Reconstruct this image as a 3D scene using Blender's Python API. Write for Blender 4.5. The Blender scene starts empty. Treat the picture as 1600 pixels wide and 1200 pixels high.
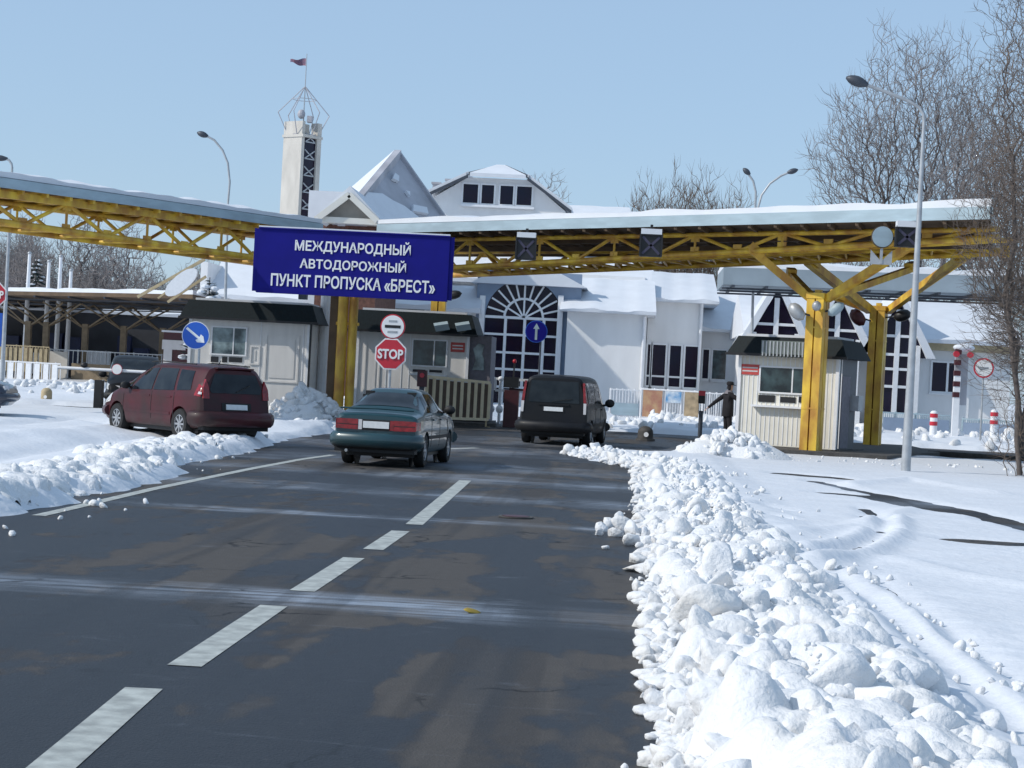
import bpy, bmesh, math, random
import numpy as np
from mathutils import Vector, Matrix, noise as mnoise
R = math.radians
sc = bpy.context.scene
C = sc.collection
random.seed(7); rng = np.random.default_rng(7)

# ------------------------------------------------------------------ camera
FPX, CX, CY, EYE = 3000.0, 800.0, 600.0, 1.75        # photo focal length (px), centre, eye height (m)
ay = Vector((183.0, 0.0, -FPX)).normalized()           # road direction in camera axes
az = Vector((math.sin(R(3.0)), math.cos(R(3.0)), 0.0))
az = (az - ay * az.dot(ay)).normalized()
ax = ay.cross(az)
M3 = Matrix((ax, ay, az))                              # camera axes -> world axes
cam_d = bpy.data.cameras.new('camera'); cam = bpy.data.objects.new('camera', cam_d); C.objects.link(cam)
cam.matrix_world = Matrix.Translation((0, 0, EYE)) @ M3.to_4x4()
cam_d.sensor_width = 36.0; cam_d.lens = FPX / 1600.0 * 36.0
cam_d.clip_start = 0.1; cam_d.clip_end = 6000
sc.camera = cam
sc.render.resolution_x, sc.render.resolution_y = 1024, 768

# ------------------------------------------------------------------ sky, sun, exposure
SUN = Vector((-0.937, -0.35, 0.0)).normalized() * math.cos(R(37)) + Vector((0, 0, math.sin(R(37))))
w = bpy.data.worlds.new('World'); sc.world = w; w.use_nodes = True
nt = w.node_tree; nt.nodes.clear()
sky = nt.nodes.new('ShaderNodeTexSky'); sky.sky_type = 'NISHITA'; sky.sun_disc = False
sky.sun_elevation = R(37); sky.sun_rotation = math.atan2(SUN.x, SUN.y)
sky.air_density = 1.0; sky.dust_density = 0.8; sky.ozone_density = 3.2; sky.altitude = 100
bg = nt.nodes.new('ShaderNodeBackground'); bg.inputs[1].default_value = 0.13
ow = nt.nodes.new('ShaderNodeOutputWorld')
hz = nt.nodes.new('ShaderNodeMix'); hz.data_type = 'RGBA'; hz.inputs[0].default_value = 0.65      # thin even spring haze over the clear sky
hz.inputs[7].default_value = (2.62, 3.72, 5.1, 1)
nt.links.new(sky.outputs[0], hz.inputs[6]); nt.links.new(hz.outputs[2], bg.inputs[0]); nt.links.new(bg.outputs[0], ow.inputs[0])
sd = bpy.data.lights.new('sun', 'SUN'); sd.energy = 2.7; sd.angle = R(0.55); sd.color = (1.0, 0.95, 0.87)
so = bpy.data.objects.new('sun', sd); C.objects.link(so)
so.rotation_euler = (-SUN).to_track_quat('-Z', 'Y').to_euler()
vs = sc.view_settings; vs.view_transform = 'Standard'; vs.look = 'None'; vs.gamma = 1; vs.exposure = 0.24

# ------------------------------------------------------------------ measuring helpers (photo pixels -> metres)
def ray(px, py): return M3 @ Vector((px - CX, CY - py, -FPX))
def at(px, py, Y):
    d = ray(px, py); return Vector((0, 0, EYE)) + d * (Y / d.y)
def gp(px, py, z=0.0):
    d = ray(px, py); return Vector((0, 0, EYE)) + d * ((z - EYE) / d.z)
def proj(p):
    v = M3.transposed() @ (Vector(p) - Vector((0, 0, EYE)))
    return CX + v.x / -v.z * FPX, CY - v.y / -v.z * FPX
def base(px, Y):                                        # ground point under picture column px at distance Y
    p = at(px, 600, Y)
    for _ in range(4):
        q = Vector((p.x, Y, 0)); p = at(px, proj(q)[1], Y)
    return Vector((p.x, Y, 0))

# ------------------------------------------------------------------ materials
def mat(name, col, rough=0.6, metal=0.0, var=0.0, scale=3.0, bump=0.0, bscale=None, coat=0.0, col2=None, spec=0.5, stretch=None):
    m = bpy.data.materials.new(name); m.use_nodes = True
    n, l = m.node_tree.nodes, m.node_tree.links
    b = n['Principled BSDF']
    b.inputs['Base Color'].default_value = (*col, 1); b.inputs['Roughness'].default_value = rough
    b.inputs['Metallic'].default_value = metal; b.inputs['Coat Weight'].default_value = coat
    b.inputs['Specular IOR Level'].default_value = spec
    tc = n.new('ShaderNodeTexCoord'); vec = tc.outputs['Object']
    if stretch:
        mp = n.new('ShaderNodeMapping'); mp.inputs['Scale'].default_value = stretch
        l.new(vec, mp.inputs[0]); vec = mp.outputs[0]
    if var > 0:
        t = n.new('ShaderNodeTexNoise'); t.inputs['Scale'].default_value = scale; t.inputs['Detail'].default_value = 6
        l.new(vec, t.inputs['Vector'])
        rp = n.new('ShaderNodeValToRGB'); rp.color_ramp.elements[0].position = 0.35; rp.color_ramp.elements[1].position = 0.68
        c2 = col2 if col2 else tuple(c * (1 - var) for c in col)
        rp.color_ramp.elements[0].color = (*c2, 1); rp.color_ramp.elements[1].color = (*col, 1)
        l.new(t.outputs['Fac'], rp.inputs[0]); l.new(rp.outputs[0], b.inputs['Base Color'])
    if bump > 0:
        t2 = n.new('ShaderNodeTexNoise'); t2.inputs['Scale'].default_value = bscale or scale * 4; t2.inputs['Detail'].default_value = 5
        l.new(vec, t2.inputs['Vector'])
        bp = n.new('ShaderNodeBump'); bp.inputs['Strength'].default_value = bump; bp.inputs['Distance'].default_value = 0.05
        l.new(t2.outputs['Fac'], bp.inputs['Height']); l.new(bp.outputs[0], b.inputs['Normal'])
    return m
def snow_mat(name, bs, st, dirt=0.0):
    m = mat(name, (0.70, 0.725, 0.765), 0.65, var=0.06 + dirt, scale=1.3, bump=st, bscale=bs, spec=0.25)
    return m
MT = {}
MT['snow'] = snow_mat('snow', 9, 0.35)
MT['bank_snow'] = mat('ploughed_snow', (0.74, 0.755, 0.78), 0.7, var=0.3, scale=2.2, bump=0.45, bscale=20, spec=0.2, col2=(0.74, 0.735, 0.725))
MT['roof_snow'] = snow_mat('roof_snow', 3, 0.15)
MT['twig_grey'] = None
MT['yellow'] = mat('yellow_paint', (0.84, 0.57, 0.06), 0.5, var=0.3, scale=2.2, bump=0.08, bscale=14, col2=(0.44, 0.21, 0.035), stretch=(1, 1, .5))
MT['fascia'] = mat('grey_blue_sheet', (0.38, 0.49, 0.55), 0.5, var=0.2, scale=1.2, stretch=(1, 1, 4))
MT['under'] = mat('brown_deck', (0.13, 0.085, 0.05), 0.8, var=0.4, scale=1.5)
MT['white_wall'] = mat('white_render', (0.82, 0.82, 0.82), 0.75, var=0.12, scale=.9, bump=0.1, bscale=12, stretch=(1, 1, .3))
MT['cream_wall'] = mat('cream_render', (0.70, 0.68, 0.62), 0.75, var=0.08, scale=1.5)
MT['blue_wall'] = mat('blue_grey_render', (0.24, 0.31, 0.42), 0.75, var=0.1, scale=2)
MT['brick'] = mat('brown_brick', (0.16, 0.07, 0.05), 0.8, var=0.5, scale=6)
MT['glass'] = mat('dark_glass', (0.008, 0.009, 0.026), 0.1, var=0.5, scale=0.8, col2=(0.016, 0.008, 0.022), spec=.25)
MT['booth_glass'] = mat('booth_glass', (0.05, 0.09, 0.10), 0.1, var=0.6, scale=2.5, col2=(0.012, 0.02, 0.025))
MT['pale_glass'] = mat('curtained_glass', (0.32, 0.42, 0.44), 0.15, var=0.85, scale=2.2, col2=(0.03, 0.05, 0.06))
MT['white_paint'] = mat('white_paint', (0.80, 0.81, 0.83), 0.4, var=0.08, scale=6)
MT['black'] = mat('black_plastic', (0.012, 0.012, 0.014), 0.5, var=0.3, scale=8)
MT['dark_green'] = mat('dark_green_sheet', (0.006, 0.014, 0.018), 0.65, var=0.4, scale=3, stretch=(8, 8, 1), spec=.25)
MT['booth_grey'] = mat('booth_panel', (0.74, 0.72, 0.69), 0.6, var=0.10, scale=1.6, bump=0.03, bscale=3, stretch=(3, 3, .4))
MT['booth_cream'] = mat('booth_cream_panel', (0.80, 0.77, 0.68), 0.6, var=0.12, scale=2)
MT['grey_metal'] = mat('galvanised_steel', (0.45, 0.47, 0.49), 0.45, 0.3, var=0.2, scale=5)
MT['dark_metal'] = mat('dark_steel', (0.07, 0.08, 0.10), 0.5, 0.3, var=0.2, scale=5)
MT['concrete'] = mat('tower_concrete', (0.60, 0.57, 0.52), 0.85, var=0.22, scale=1.4, bump=0.2, bscale=6, stretch=(1, 1, .35))
MT['dark_concrete'] = mat('dark_concrete', (0.09, 0.085, 0.08), 0.85, var=0.4, scale=6)
MT['tan'] = mat('tan_paint', (0.50, 0.40, 0.24), 0.6, var=0.25, scale=5)
MT['blue_sign'] = mat('blue_sign_face', (0.006, 0.006, 0.20), 0.6, var=0.15, scale=1.5, spec=.2)
MT['blue_plate'] = mat('blue_road_sign', (0.012, 0.10, 0.50), 0.35, var=0.08, scale=4)
MT['red_plate'] = mat('red_road_sign', (0.55, 0.025, 0.045), 0.35, var=0.1, scale=4)
MT['red_notice'] = mat('red_notice', (0.55, 0.07, 0.06), 0.5, var=0.2, scale=9)
MT['white_sign'] = mat('white_sign_face', (0.82, 0.82, 0.82), 0.4, var=0.05, scale=4)
MT['dark_red'] = mat('dark_red_paint', (0.075, 0.012, 0.016), 0.45, var=0.3, scale=5)
MT['bark'] = mat('grey_bark', (0.16, 0.135, 0.125), 0.9, var=0.4, scale=5)
MT['twig'] = mat('hazed_grey_twigs', (0.27, 0.245, 0.24), 0.9, var=0.3, scale=.5)  # lightened so that distance haze sits in the twig colour
MT['twig_grey'] = mat('near_twigs', (.195, .155, .13), .9, var=.4, scale=.6)
MT['twig_brown'] = mat('brown_twigs', (0.20, 0.15, 0.115), 0.9, var=0.35, scale=.5)
MT['needle'] = mat('spruce_needles', (0.02, 0.04, 0.035), 0.9, var=0.4, scale=3)
MT['tyre'] = mat('tyre_rubber', (0.012, 0.012, 0.013), 0.8, var=0.3, scale=9)
MT['rim'] = mat('alloy_rim', (0.45, 0.46, 0.48), 0.35, 0.6, var=0.2, scale=9)
MT['car_glass'] = mat('car_glass', (0.006, 0.009, 0.014), 0.08, var=0.6, scale=3, col2=(0.02, 0.025, 0.03), spec=.3)
MT['tail'] = mat('tail_light_red', (0.32, 0.01, 0.014), 0.2, var=0.5, scale=12, coat=.3)
MT['tail_clear'] = mat('tail_light_clear', (0.62, 0.60, 0.60), 0.15, coat=.5, var=.1)
MT['plate'] = mat('number_plate', (0.75, 0.76, 0.76), 0.4, var=0.1, scale=14)
MT['teal_car'] = mat('teal_car_paint', (0.004, 0.046, 0.060), 0.35, 0.1, var=0.2, scale=2, coat=.6)
MT['red_car'] = mat('maroon_car_paint', (0.07, 0.003, 0.010), 0.5, 0.0, var=0.4, scale=1.6, coat=.2, col2=(.028, .008, .009), spec=.25)
MT['black_car'] = mat('dusty_black_car_paint', (0.005, 0.006, 0.010), 0.5, 0.0, var=0.4, scale=1.6, coat=.12, col2=(0.010, 0.010, 0.011), spec=.22)
MT['blue_car'] = mat('dark_blue_car_paint', (0.018, 0.026, 0.05), 0.3, 0.2, var=0.2, scale=2, coat=.7)
MT['trim'] = mat('black_trim', (0.008, 0.008, 0.009), 0.65, var=0.2, scale=5)
MT['cloth'] = mat('black_uniform', (0.014, 0.013, 0.018), 0.9, var=0.3, scale=9)
MT['skin'] = mat('skin', (0.45, 0.27, 0.2), 0.6, var=.1)
MT['grey_cloth'] = mat('grey_cloth', (0.22, 0.21, 0.24), 0.85, var=0.2, scale=9)
MT['rear_fascia'] = mat('grey_sheet', (.25, .31, .36), .6, var=.2, scale=.8)
MT['hall_shade'] = mat('shaded_hall_wall', (.06, .063, .075), .8, var=.5, scale=.5)  # near-black wall colour holds the deep shade under the low canopy
MT['shade_board_tan'] = mat('shade_and_board_tan', (.26, .20, .13), .7, var=.3, scale=4)  # darker tan: shade put into the canopy posts, plain colour on fence boards
MT['cream_slat'] = mat('sunlit_cream_slats', (.86, .73, .50), .6, var=.15, scale=4)  # cream lightened in the colour for sun the gate does not catch
MT['navy'] = mat('navy_panel', (0.02, 0.03, 0.085), 0.6, var=0.3, scale=.6)
MT['lavender'] = mat('grey_roof_sheet', (0.46, 0.46, 0.50), 0.6, var=0.3, scale=.6)
MT['green_clad'] = mat('grey_green_cladding', (.17, .20, .19), .6, var=.2, scale=3)
MT['tan_wall'] = mat('beige_gable', (.46, .42, .37), .8, var=.15, scale=2)
MT['gate_back'] = mat('brown_sheet', (.15, .11, .085), .8, var=.3, scale=3)

def grime(m):                                           # dried salt and slush spray on the lower panels
    n, l = m.node_tree.nodes, m.node_tree.links; b = n['Principled BSDF']; src = b.inputs['Base Color'].links[0].from_socket
    tc = n.new('ShaderNodeTexCoord'); sx = n.new('ShaderNodeSeparateXYZ'); l.new(tc.outputs['Object'], sx.inputs[0])
    mr = n.new('ShaderNodeMapRange'); mr.interpolation_type = 'SMOOTHSTEP'; l.new(sx.outputs[2], mr.inputs[0])
    for i, v in ((1, .22), (2, .70), (3, .42), (4, .02)): mr.inputs[i].default_value = v
    t = n.new('ShaderNodeTexNoise'); t.inputs['Scale'].default_value = 5; t.inputs['Detail'].default_value = 7; l.new(tc.outputs['Object'], t.inputs['Vector'])
    mu = n.new('ShaderNodeMath'); mu.operation = 'MULTIPLY'; l.new(mr.outputs[0], mu.inputs[0]); l.new(t.outputs['Fac'], mu.inputs[1])
    mx = n.new('ShaderNodeMix'); mx.data_type = 'RGBA'; l.new(mu.outputs[0], mx.inputs[0]); l.new(src, mx.inputs[6]); mx.inputs[7].default_value = (.10, .092, .085, 1)
    l.new(mx.outputs[2], b.inputs['Base Color'])
for k_ in ('teal_car', 'red_car', 'black_car', 'blue_car'): grime(MT[k_])
# ------------------------------------------------------------------ mesh builder
class MB:
    def __init__(s): s.v, s.f, s.n = [], [], 0
    def add(s, vs, fs):
        k = s.n; s.v.extend([tuple(v) for v in vs]); s.f.extend([tuple(i + k for i in f) for f in fs]); s.n += len(vs); return s
    def obox(s, c, a, b, d):                            # centre and three half axes
        c, a, b, d = Vector(c), Vector(a), Vector(b), Vector(d)
        vs = [c + a * i + b * j + d * k for i in (-1, 1) for j in (-1, 1) for k in (-1, 1)]
        return s.add(vs, [(0, 1, 3, 2), (4, 6, 7, 5), (0, 4, 5, 1), (2, 3, 7, 6), (0, 2, 6, 4), (1, 5, 7, 3)])
    def box(s, x0, x1, y0, y1, z0, z1):
        return s.obox(((x0 + x1) / 2, (y0 + y1) / 2, (z0 + z1) / 2), ((x1 - x0) / 2, 0, 0), (0, (y1 - y0) / 2, 0), (0, 0, (z1 - z0) / 2))
    def bar(s, p, q, wd, ht, up=(0, 0, 1)):             # rectangular bar p -> q
        p, q = Vector(p), Vector(q); d = q - p; L = d.length; d = d / L
        sd = d.cross(Vector(up))
        if sd.length < 1e-4: sd = d.cross(Vector((0, 1, 0)))
        sd.normalize(); u = sd.cross(d)
        return s.obox((p + q) / 2, d * (L / 2), sd * (wd / 2), u * (ht / 2))
    def tube(s, p, q, r0, r1=None, n=8, cap=True):
        r1 = r0 if r1 is None else r1
        p, q = Vector(p), Vector(q); d = (q - p).normalized()
        a = d.cross(Vector((0, 0, 1)) if abs(d.z) < .95 else Vector((0, 1, 0))).normalized(); b = d.cross(a)
        vs, fs = [], []
        for i in range(n):
            t = 2 * math.pi * i / n; e = a * math.cos(t) + b * math.sin(t)
            vs.append(p + e * r0); vs.append(q + e * r1)
        for i in range(n):
            j = (i + 1) % n; fs.append((2 * i, 2 * j, 2 * j + 1, 2 * i + 1))
        if cap: fs.append(tuple(2 * i for i in range(n))[::-1]); fs.append(tuple(2 * i + 1 for i in range(n)))
        return s.add(vs, fs)
    def path(s, pts, radii, n=8):
        pts = [Vector(p) for p in pts]; vs, fs = [], []; a = None
        for i, p in enumerate(pts):
            d = (pts[min(i + 1, len(pts) - 1)] - pts[max(i - 1, 0)]).normalized()
            if a is None: a = d.cross(Vector((0, 0, 1)) if abs(d.z) < .95 else Vector((0, 1, 0)))
            a = (a - d * a.dot(d)).normalized(); b = d.cross(a)
            r = radii[i] if hasattr(radii, '__len__') else radii
            for k in range(n):
                t = 2 * math.pi * k / n; vs.append(p + (a * math.cos(t) + b * math.sin(t)) * r)
        for i in range(len(pts) - 1):
            for k in range(n):
                j = (k + 1) % n; fs.append((i * n + k, i * n + j, (i + 1) * n + j, (i + 1) * n + k))
        fs.append(tuple(range(n))[::-1]); fs.append(tuple((len(pts) - 1) * n + k for k in range(n)))
        return s.add(vs, fs)
    def prism(s, pts, off):                             # polygon extruded along off
        off = Vector(off); n = len(pts); pts = [Vector(p) for p in pts]
        vs = pts + [p + off for p in pts]
        fs = [tuple(range(n))[::-1], tuple(range(n, 2 * n))] + [(i, (i + 1) % n, n + (i + 1) % n, n + i) for i in range(n)]
        return s.add(vs, fs)
    def disc(s, c, nrm, r, th, n=28, ry=None, up=(0, 0, 1), rot=0.0, sides=None):
        c, nrm = Vector(c), Vector(nrm).normalized(); a = Vector(up).cross(nrm).normalized(); b = nrm.cross(a); n = sides or n
        ry = ry or r
        pts = [c + a * (r * math.cos(2 * math.pi * i / n + rot)) + b * (ry * math.sin(2 * math.pi * i / n + rot)) for i in range(n)]
        return s.prism(pts, nrm * th)
    def ball(s, c, rx, ry, rz, n=14, m=9, lo=-1.0):
        vs, fs = [], []
        for j in range(m + 1):
            ph = -math.pi / 2 + math.pi * j / m
            for i in range(n):
                t = 2 * math.pi * i / n
                vs.append((c[0] + rx * math.cos(ph) * math.cos(t), c[1] + ry * math.cos(ph) * math.sin(t), c[2] + rz * max(math.sin(ph), lo)))
        for j in range(m):
            for i in range(n):
                k = (i + 1) % n; fs.append((j * n + i, j * n + k, (j + 1) * n + k, (j + 1) * n + i))
        return s.add(vs, fs)
    def lathe(s, prof, c, axis='x', n=24):              # profile of (radius, along)
        vs, fs = [], []; m = len(prof)
        for i in range(n):
            t = 2 * math.pi * i / n; cs, sn = math.cos(t), math.sin(t)
            for r, h in prof:
                v = (h, r * cs, r * sn) if axis == 'x' else (r * cs, r * sn, h)
                vs.append((c[0] + v[0], c[1] + v[1], c[2] + v[2]))
        for i in range(n):
            j = (i + 1) % n
            for k in range(m - 1): fs.append((i * m + k, j * m + k, j * m + k + 1, i * m + k + 1))
        return s.add(vs, fs)
    def build(s, name, m, parent=None, smooth=None, world=True):
        me = bpy.data.meshes.new(name)
        vs = s.v
        if parent is not None and world:
            Mw = parent.matrix_basis.copy(); q = parent.parent
            while q is not None: Mw = q.matrix_basis @ Mw; q = q.parent
            inv = Mw.inverted(); vs = [tuple(inv @ Vector(v)) for v in vs]
        me.from_pydata(vs, [], s.f); me.update()
        return link(name, me, m, parent, smooth)
def link(name, me, m, parent=None, smooth=None, fix=True):
    if fix:
        b = bmesh.new(); b.from_mesh(me); bmesh.ops.recalc_face_normals(b, faces=b.faces[:]); b.to_mesh(me); b.free()
    if smooth:
        me.polygons.foreach_set('use_smooth', [True] * len(me.polygons)); me.set_sharp_from_angle(angle=R(smooth))
    me.materials.append(MT[m] if isinstance(m, str) else m)
    o = bpy.data.objects.new(name, me); C.objects.link(o)
    if parent is not None: o.parent = own(parent)
    return o
WLD = {}
def own(p): return p
def tag(o, label=None, cat=None, group=None, kind=None):
    if label: o['label'] = label
    if cat: o['category'] = cat
    if group: o['group'] = group
    if kind: o['kind'] = kind
    return o
def thing(name, label, cat, loc=(0, 0, 0), rz=0.0, group=None):
    o = bpy.data.objects.new(name, None); C.objects.link(o); o.empty_display_size = .3
    o.location = loc; o.rotation_euler = (0, 0, rz)
    o.matrix_basis = Matrix.Translation(loc) @ Matrix.Rotation(rz, 4, 'Z')
    return tag(o, label, cat, group)
def copy_tree(o, parent=None):
    c = o.copy(); C.objects.link(c)
    if parent is not None: c.parent = parent
    for ch in [k for k in bpy.data.objects if k.parent == o]: copy_tree(ch, c)
    return c
def text_mesh(s, bold=0.0):
    cu = bpy.data.curves.new('lettering', 'FONT'); cu.body = s; cu.size = 1; cu.extrude = .01; cu.offset = bold; cu.resolution_u = 3
    o = bpy.data.objects.new('lettering', cu); C.objects.link(o)
    bpy.context.view_layer.update()
    me = bpy.data.meshes.new_from_object(o.evaluated_get(bpy.context.evaluated_depsgraph_get()))
    bpy.data.objects.remove(o); return me
def text_into(mb, s, c, r, u, wd, ht, out, bold=0.012):  # lettering fitted into wd x ht around c on axes r, u
    me = text_mesh(s, bold); vs = [v.co.copy() for v in me.vertices]
    x0, x1 = min(v.x for v in vs), max(v.x for v in vs); y0, y1 = min(v.y for v in vs), max(v.y for v in vs)
    c, r, u, out = Vector(c), Vector(r), Vector(u), Vector(out)
    q = [c + r * ((v.x - (x0 + x1) / 2) / (x1 - x0) * wd) + u * ((v.y - (y0 + y1) / 2) / (y1 - y0) * ht) + out * (v.z + .012) for v in vs]
    mb.add(q, [tuple(p.vertices) for p in me.polygons]); bpy.data.meshes.remove(me)
# ------------------------------------------------------------------ terrain: asphalt everywhere near, snow sheet lying over it
GX0, GY0, GS = -40.0, 0.0, 0.1
NX, NY = 800, 1000
gx = GX0 + (np.arange(NX) + .5) * GS; gy = GY0 + (np.arange(NY) + .5) * GS
XX, YY = np.meshgrid(gx, gy)
def wob(x, y, s, seed=0.0):                              # cheap smooth noise from sines
    return (np.sin(x * 1.7 * s + 1.3 * np.sin(y * 1.1 * s + seed) + seed) + np.sin(y * 2.3 * s + 1.7 * np.sin(x * 1.9 * s - seed)) +
            np.sin((x + y) * 3.1 * s + seed * 2) * .6 + np.sin((x * 1.3 - y) * 5.3 * s + 2 * np.sin(y * 2.2 * s)) * .4) / 3.0
wx = XX + .18 * wob(XX, YY, 1.7, .4); wy = YY + .5 * wob(XX, YY, .9, 2.1)
XL = np.interp(wy, [0, 20, 26, 30, 34, 39, 46, 52, 56], [-6.7, -6.65, -6.6, -7.0, -7.5, -7.7, -8.2, -8.0, -8.5])
XR = np.interp(wy, [0, 38, 41, 43, 46, 47.5, 49, 52, 60], [.9, .9, .5, -.5, -1.7, -1.2, 1.0, 1.6, 2.0])
asph = ((wx > XL) & (wx < XR) & (wy < 70)) | ((wx > -5.5) & (wx < -.6) & (wy < 88))
asph |= (wx > 1) & (wy > 57.5) & (wy < 70) & (wx < 60)
asph |= (wx < -5) & (wy > 58.8) & (wy < 64.5)
def stroke(pts, hw, px=True):
    out = np.full(XX.shape, 1e9)
    q = [gp(*p) if px else Vector((p[0], p[1], 0)) for p in pts]
    for a, b in zip(q[:-1], q[1:]):
        dx, dy = b.x - a.x, b.y - a.y; L = dx * dx + dy * dy + 1e-9
        t = np.clip(((XX - a.x) * dx + (YY - a.y) * dy) / L, 0, 1)
        out = np.minimum(out, np.hypot(XX - a.x - t * dx, YY - a.y - t * dy))
    return out / hw
n2 = .35 * wob(XX, YY, 3.3, 5.0)
for pts, hw in (([(1238, 742), (1300, 748)], .6), ([(1270, 752), (1340, 768), (1440, 785)], .2), ([(1300, 772), (1370, 778), (1440, 792), (1500, 802)], .40),
                ([(1430, 785), (1520, 802), (1600, 824), (1700, 850)], .3), ([(1352, 806), (1372, 818)], .14), ([(1366, 830), (1382, 834)], .17),
                ([(1206, 795), (1218, 800)], .16), ([(1203, 812), (1212, 816)], .17), ([(1505, 846), (1600, 852), (1700, 860)], .42),
                ([(1575, 864), (1640, 868)], .15), ([(1255, 826), (1268, 826)], .05), ([(1285, 826), (1312, 826)], .08)):
    asph |= stroke(pts, hw) * .95 + n2 + .35 * wob(XX, YY, 7.5, 2.0) < 1
for pts, hw in (([(250, 735), (330, 722), (400, 712)], .34), ([(205, 768), (235, 757)], .2), ([(95, 780), (130, 772)], .2)):
    asph |= stroke(pts, hw) + n2 < 1
def blur(a, k):
    for ax_ in (0, 1):
        p = np.pad(a, [(k, k) if i == ax_ else (0, 0) for i in (0, 1)], mode='edge'); cs = np.cumsum(p, axis=ax_)
        cs = np.insert(cs, 0, 0, axis=ax_)
        a = (np.take(cs, range(2 * k + 1, cs.shape[ax_]), axis=ax_) - np.take(cs, range(0, cs.shape[ax_] - 2 * k - 1), axis=ax_)) / (2 * k + 1)
    return a
cover = blur(1.0 - asph.astype(float), 2)
thick = .10 + .03 * wob(XX, YY, .55, 1.0) + .02 * wob(XX, YY, 1.6, 3.0)
thick += np.where(XX < -6, .05, .0)
rf_ = np.clip((XX - 2) / .5, 0, 1) * np.clip((YY - 12) / 6, 0, 1) * np.clip((58 - YY) / 4, 0, 1); thick = thick * (1 - .62 * rf_)
def ridge(pts, hw, h):
    global thick
    d = stroke(pts, hw); thick = thick + h * np.exp(-d * d)
# left: plough ridges and wheel ruts; right: old wheel tracks
ridge([(-60, 800), (0, 775), (120, 745), (260, 712), (400, 698)], .55, .06)
ridge([(-60, 735), (60, 712), (180, 694), (330, 688)], .4, -.13)
ridge([(-60, 700), (80, 690), (200, 677), (330, 690)], .5, .10)
ridge([(0, 672), (120, 660), (230, 680)], .4, -.10)
ridge([(180, 668), (250, 676), (330, 690), (412, 694)], .35, .12)
lm = np.exp(-((XX - XL + 1.0) / 1.1) ** 2) * ((YY > 12) & (YY < 43))
thick += lm * (.03 * np.abs(wob(XX, YY, 2.6, 1.5)) + .03 * np.abs(wob(XX, YY, 5.1, 3.5)) + .05 * np.clip(wob(XX, YY, 1.1, 6.0), 0, 1))
ridge([(1290, 872), (1345, 858), (1378, 836), (1384, 815), (1350, 796)], .16, -.05)
ridge([(1270, 893), (1360, 870), (1402, 842), (1404, 815)], .15, .09)
ridge([(1262, 866), (1330, 848), (1362, 828), (1366, 812)], .15, .07)
ridge([(1300, 910), (1400, 990), (1530, 1100), (1620, 1190)], .13, -.05)
ridge([(1330, 905), (1430, 985), (1560, 1090), (1650, 1170)], .10, .06)
ridge([(1290, 930), (1390, 1020), (1500, 1130)], .12, .07)
ridge([(1360, 905), (1480, 1000), (1640, 1130)], .13, -.05)
ridge([(1240, 838), (1330, 828), (1420, 800)], .2, .05)
ridge([(1400, 880), (1500, 905), (1620, 925)], .25, .05)
ridge([(1320, 760), (1420, 752), (1560, 775)], .3, .07)
ridge([(430, 676), (520, 674)], .6, .18)
ridge([(720, 682), (790, 684)], .3, .14)
far = np.clip((YY - 68) / 5, 0, 1); thick += far * (.22 + .10 * wob(XX, YY, 1.3, 4.0)) * ((XX < -.6) | (XX > 1))
Zs = np.where(cover > .5, 1, 1) * (-.03 + (thick + .03) * np.clip((cover - .2) / .65, 0, 1) ** .7)
def snow_z(x, y):
    fx = np.clip((np.asarray(x) - GX0) / GS - .5, 0, NX - 1.001); fy = np.clip((np.asarray(y) - GY0) / GS - .5, 0, NY - 1.001)
    i, j = fx.astype(int), fy.astype(int); a, b = fx - i, fy - j
    return (Zs[j, i] * (1 - a) * (1 - b) + Zs[j, i + 1] * a * (1 - b) + Zs[j + 1, i] * (1 - a) * b + Zs[j + 1, i + 1] * a * b)
def spaced(segs):
    out = [segs[0][0]]
    for a, b, st in segs:
        n = max(1, int(round((b - a) / st))); out += list(np.linspace(a, b, n + 1)[1:])
    return np.array(out)
xs = np.concatenate([-np.geomspace(3000, 34, 16), spaced([(-30, -20, .5), (-20, -9, .16), (-9, -6, .06), (-6, 0, .5), (0, 6.5, .05), (6.5, 20, .16), (20, 30, .5)]), np.geomspace(34, 3000, 16)])
ys = np.concatenate([[-3000, -600, -150, -40, -10, 0, 4], spaced([(6, 16, .045), (16, 30, .09), (30, 46, .14), (46, 72, .22), (72, 98, .5)]), np.geomspace(102, 4500, 26)])
def sheet(name, xs, ys, Z, m, smooth=True):
    nx, ny = len(xs), len(ys); X, Y = np.meshgrid(xs, ys)
    co = np.stack([X, Y, Z], -1).reshape(-1, 3).astype(np.float32)
    idx = np.arange(nx * ny).reshape(ny, nx)
    f = np.stack([idx[:-1, :-1], idx[:-1, 1:], idx[1:, 1:], idx[1:, :-1]], -1).reshape(-1, 4)
    me = bpy.data.meshes.new(name); me.vertices.add(len(co)); me.vertices.foreach_set('co', co.ravel())
    me.loops.add(f.size); me.loops.foreach_set('vertex_index', f.ravel().astype(np.int32))
    me.polygons.add(len(f)); me.polygons.foreach_set('loop_start', (np.arange(len(f)) * 4).astype(np.int32))
    me.polygons.foreach_set('use_smooth', np.ones(len(f), bool)); me.update(); me.validate()
    me.materials.append(MT[m] if isinstance(m, str) else m)
    o = bpy.data.objects.new(name, me); C.objects.link(o); return o
X, Y = np.meshgrid(xs, ys)
ZZ = snow_z(X, Y)
fade = np.clip((np.abs(X) - 30) / 8, 0, 1); ZZ = ZZ * (1 - fade) + .2 * fade
fine = np.clip(1 - Y / 60, 0, 1) * (ZZ > .03)
ZZ = ZZ + fine * (.008 * wob(X, Y, 4.1, 2.0) + .006 * wob(X, Y, 9.7, 1.0))
ZZ = np.where((Y < 4) & (X > -6.7) & (X < .9), -.03, np.where(Y < 0, np.where((X > -6.7) & (X < .9), -.03, .15), ZZ))
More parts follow.
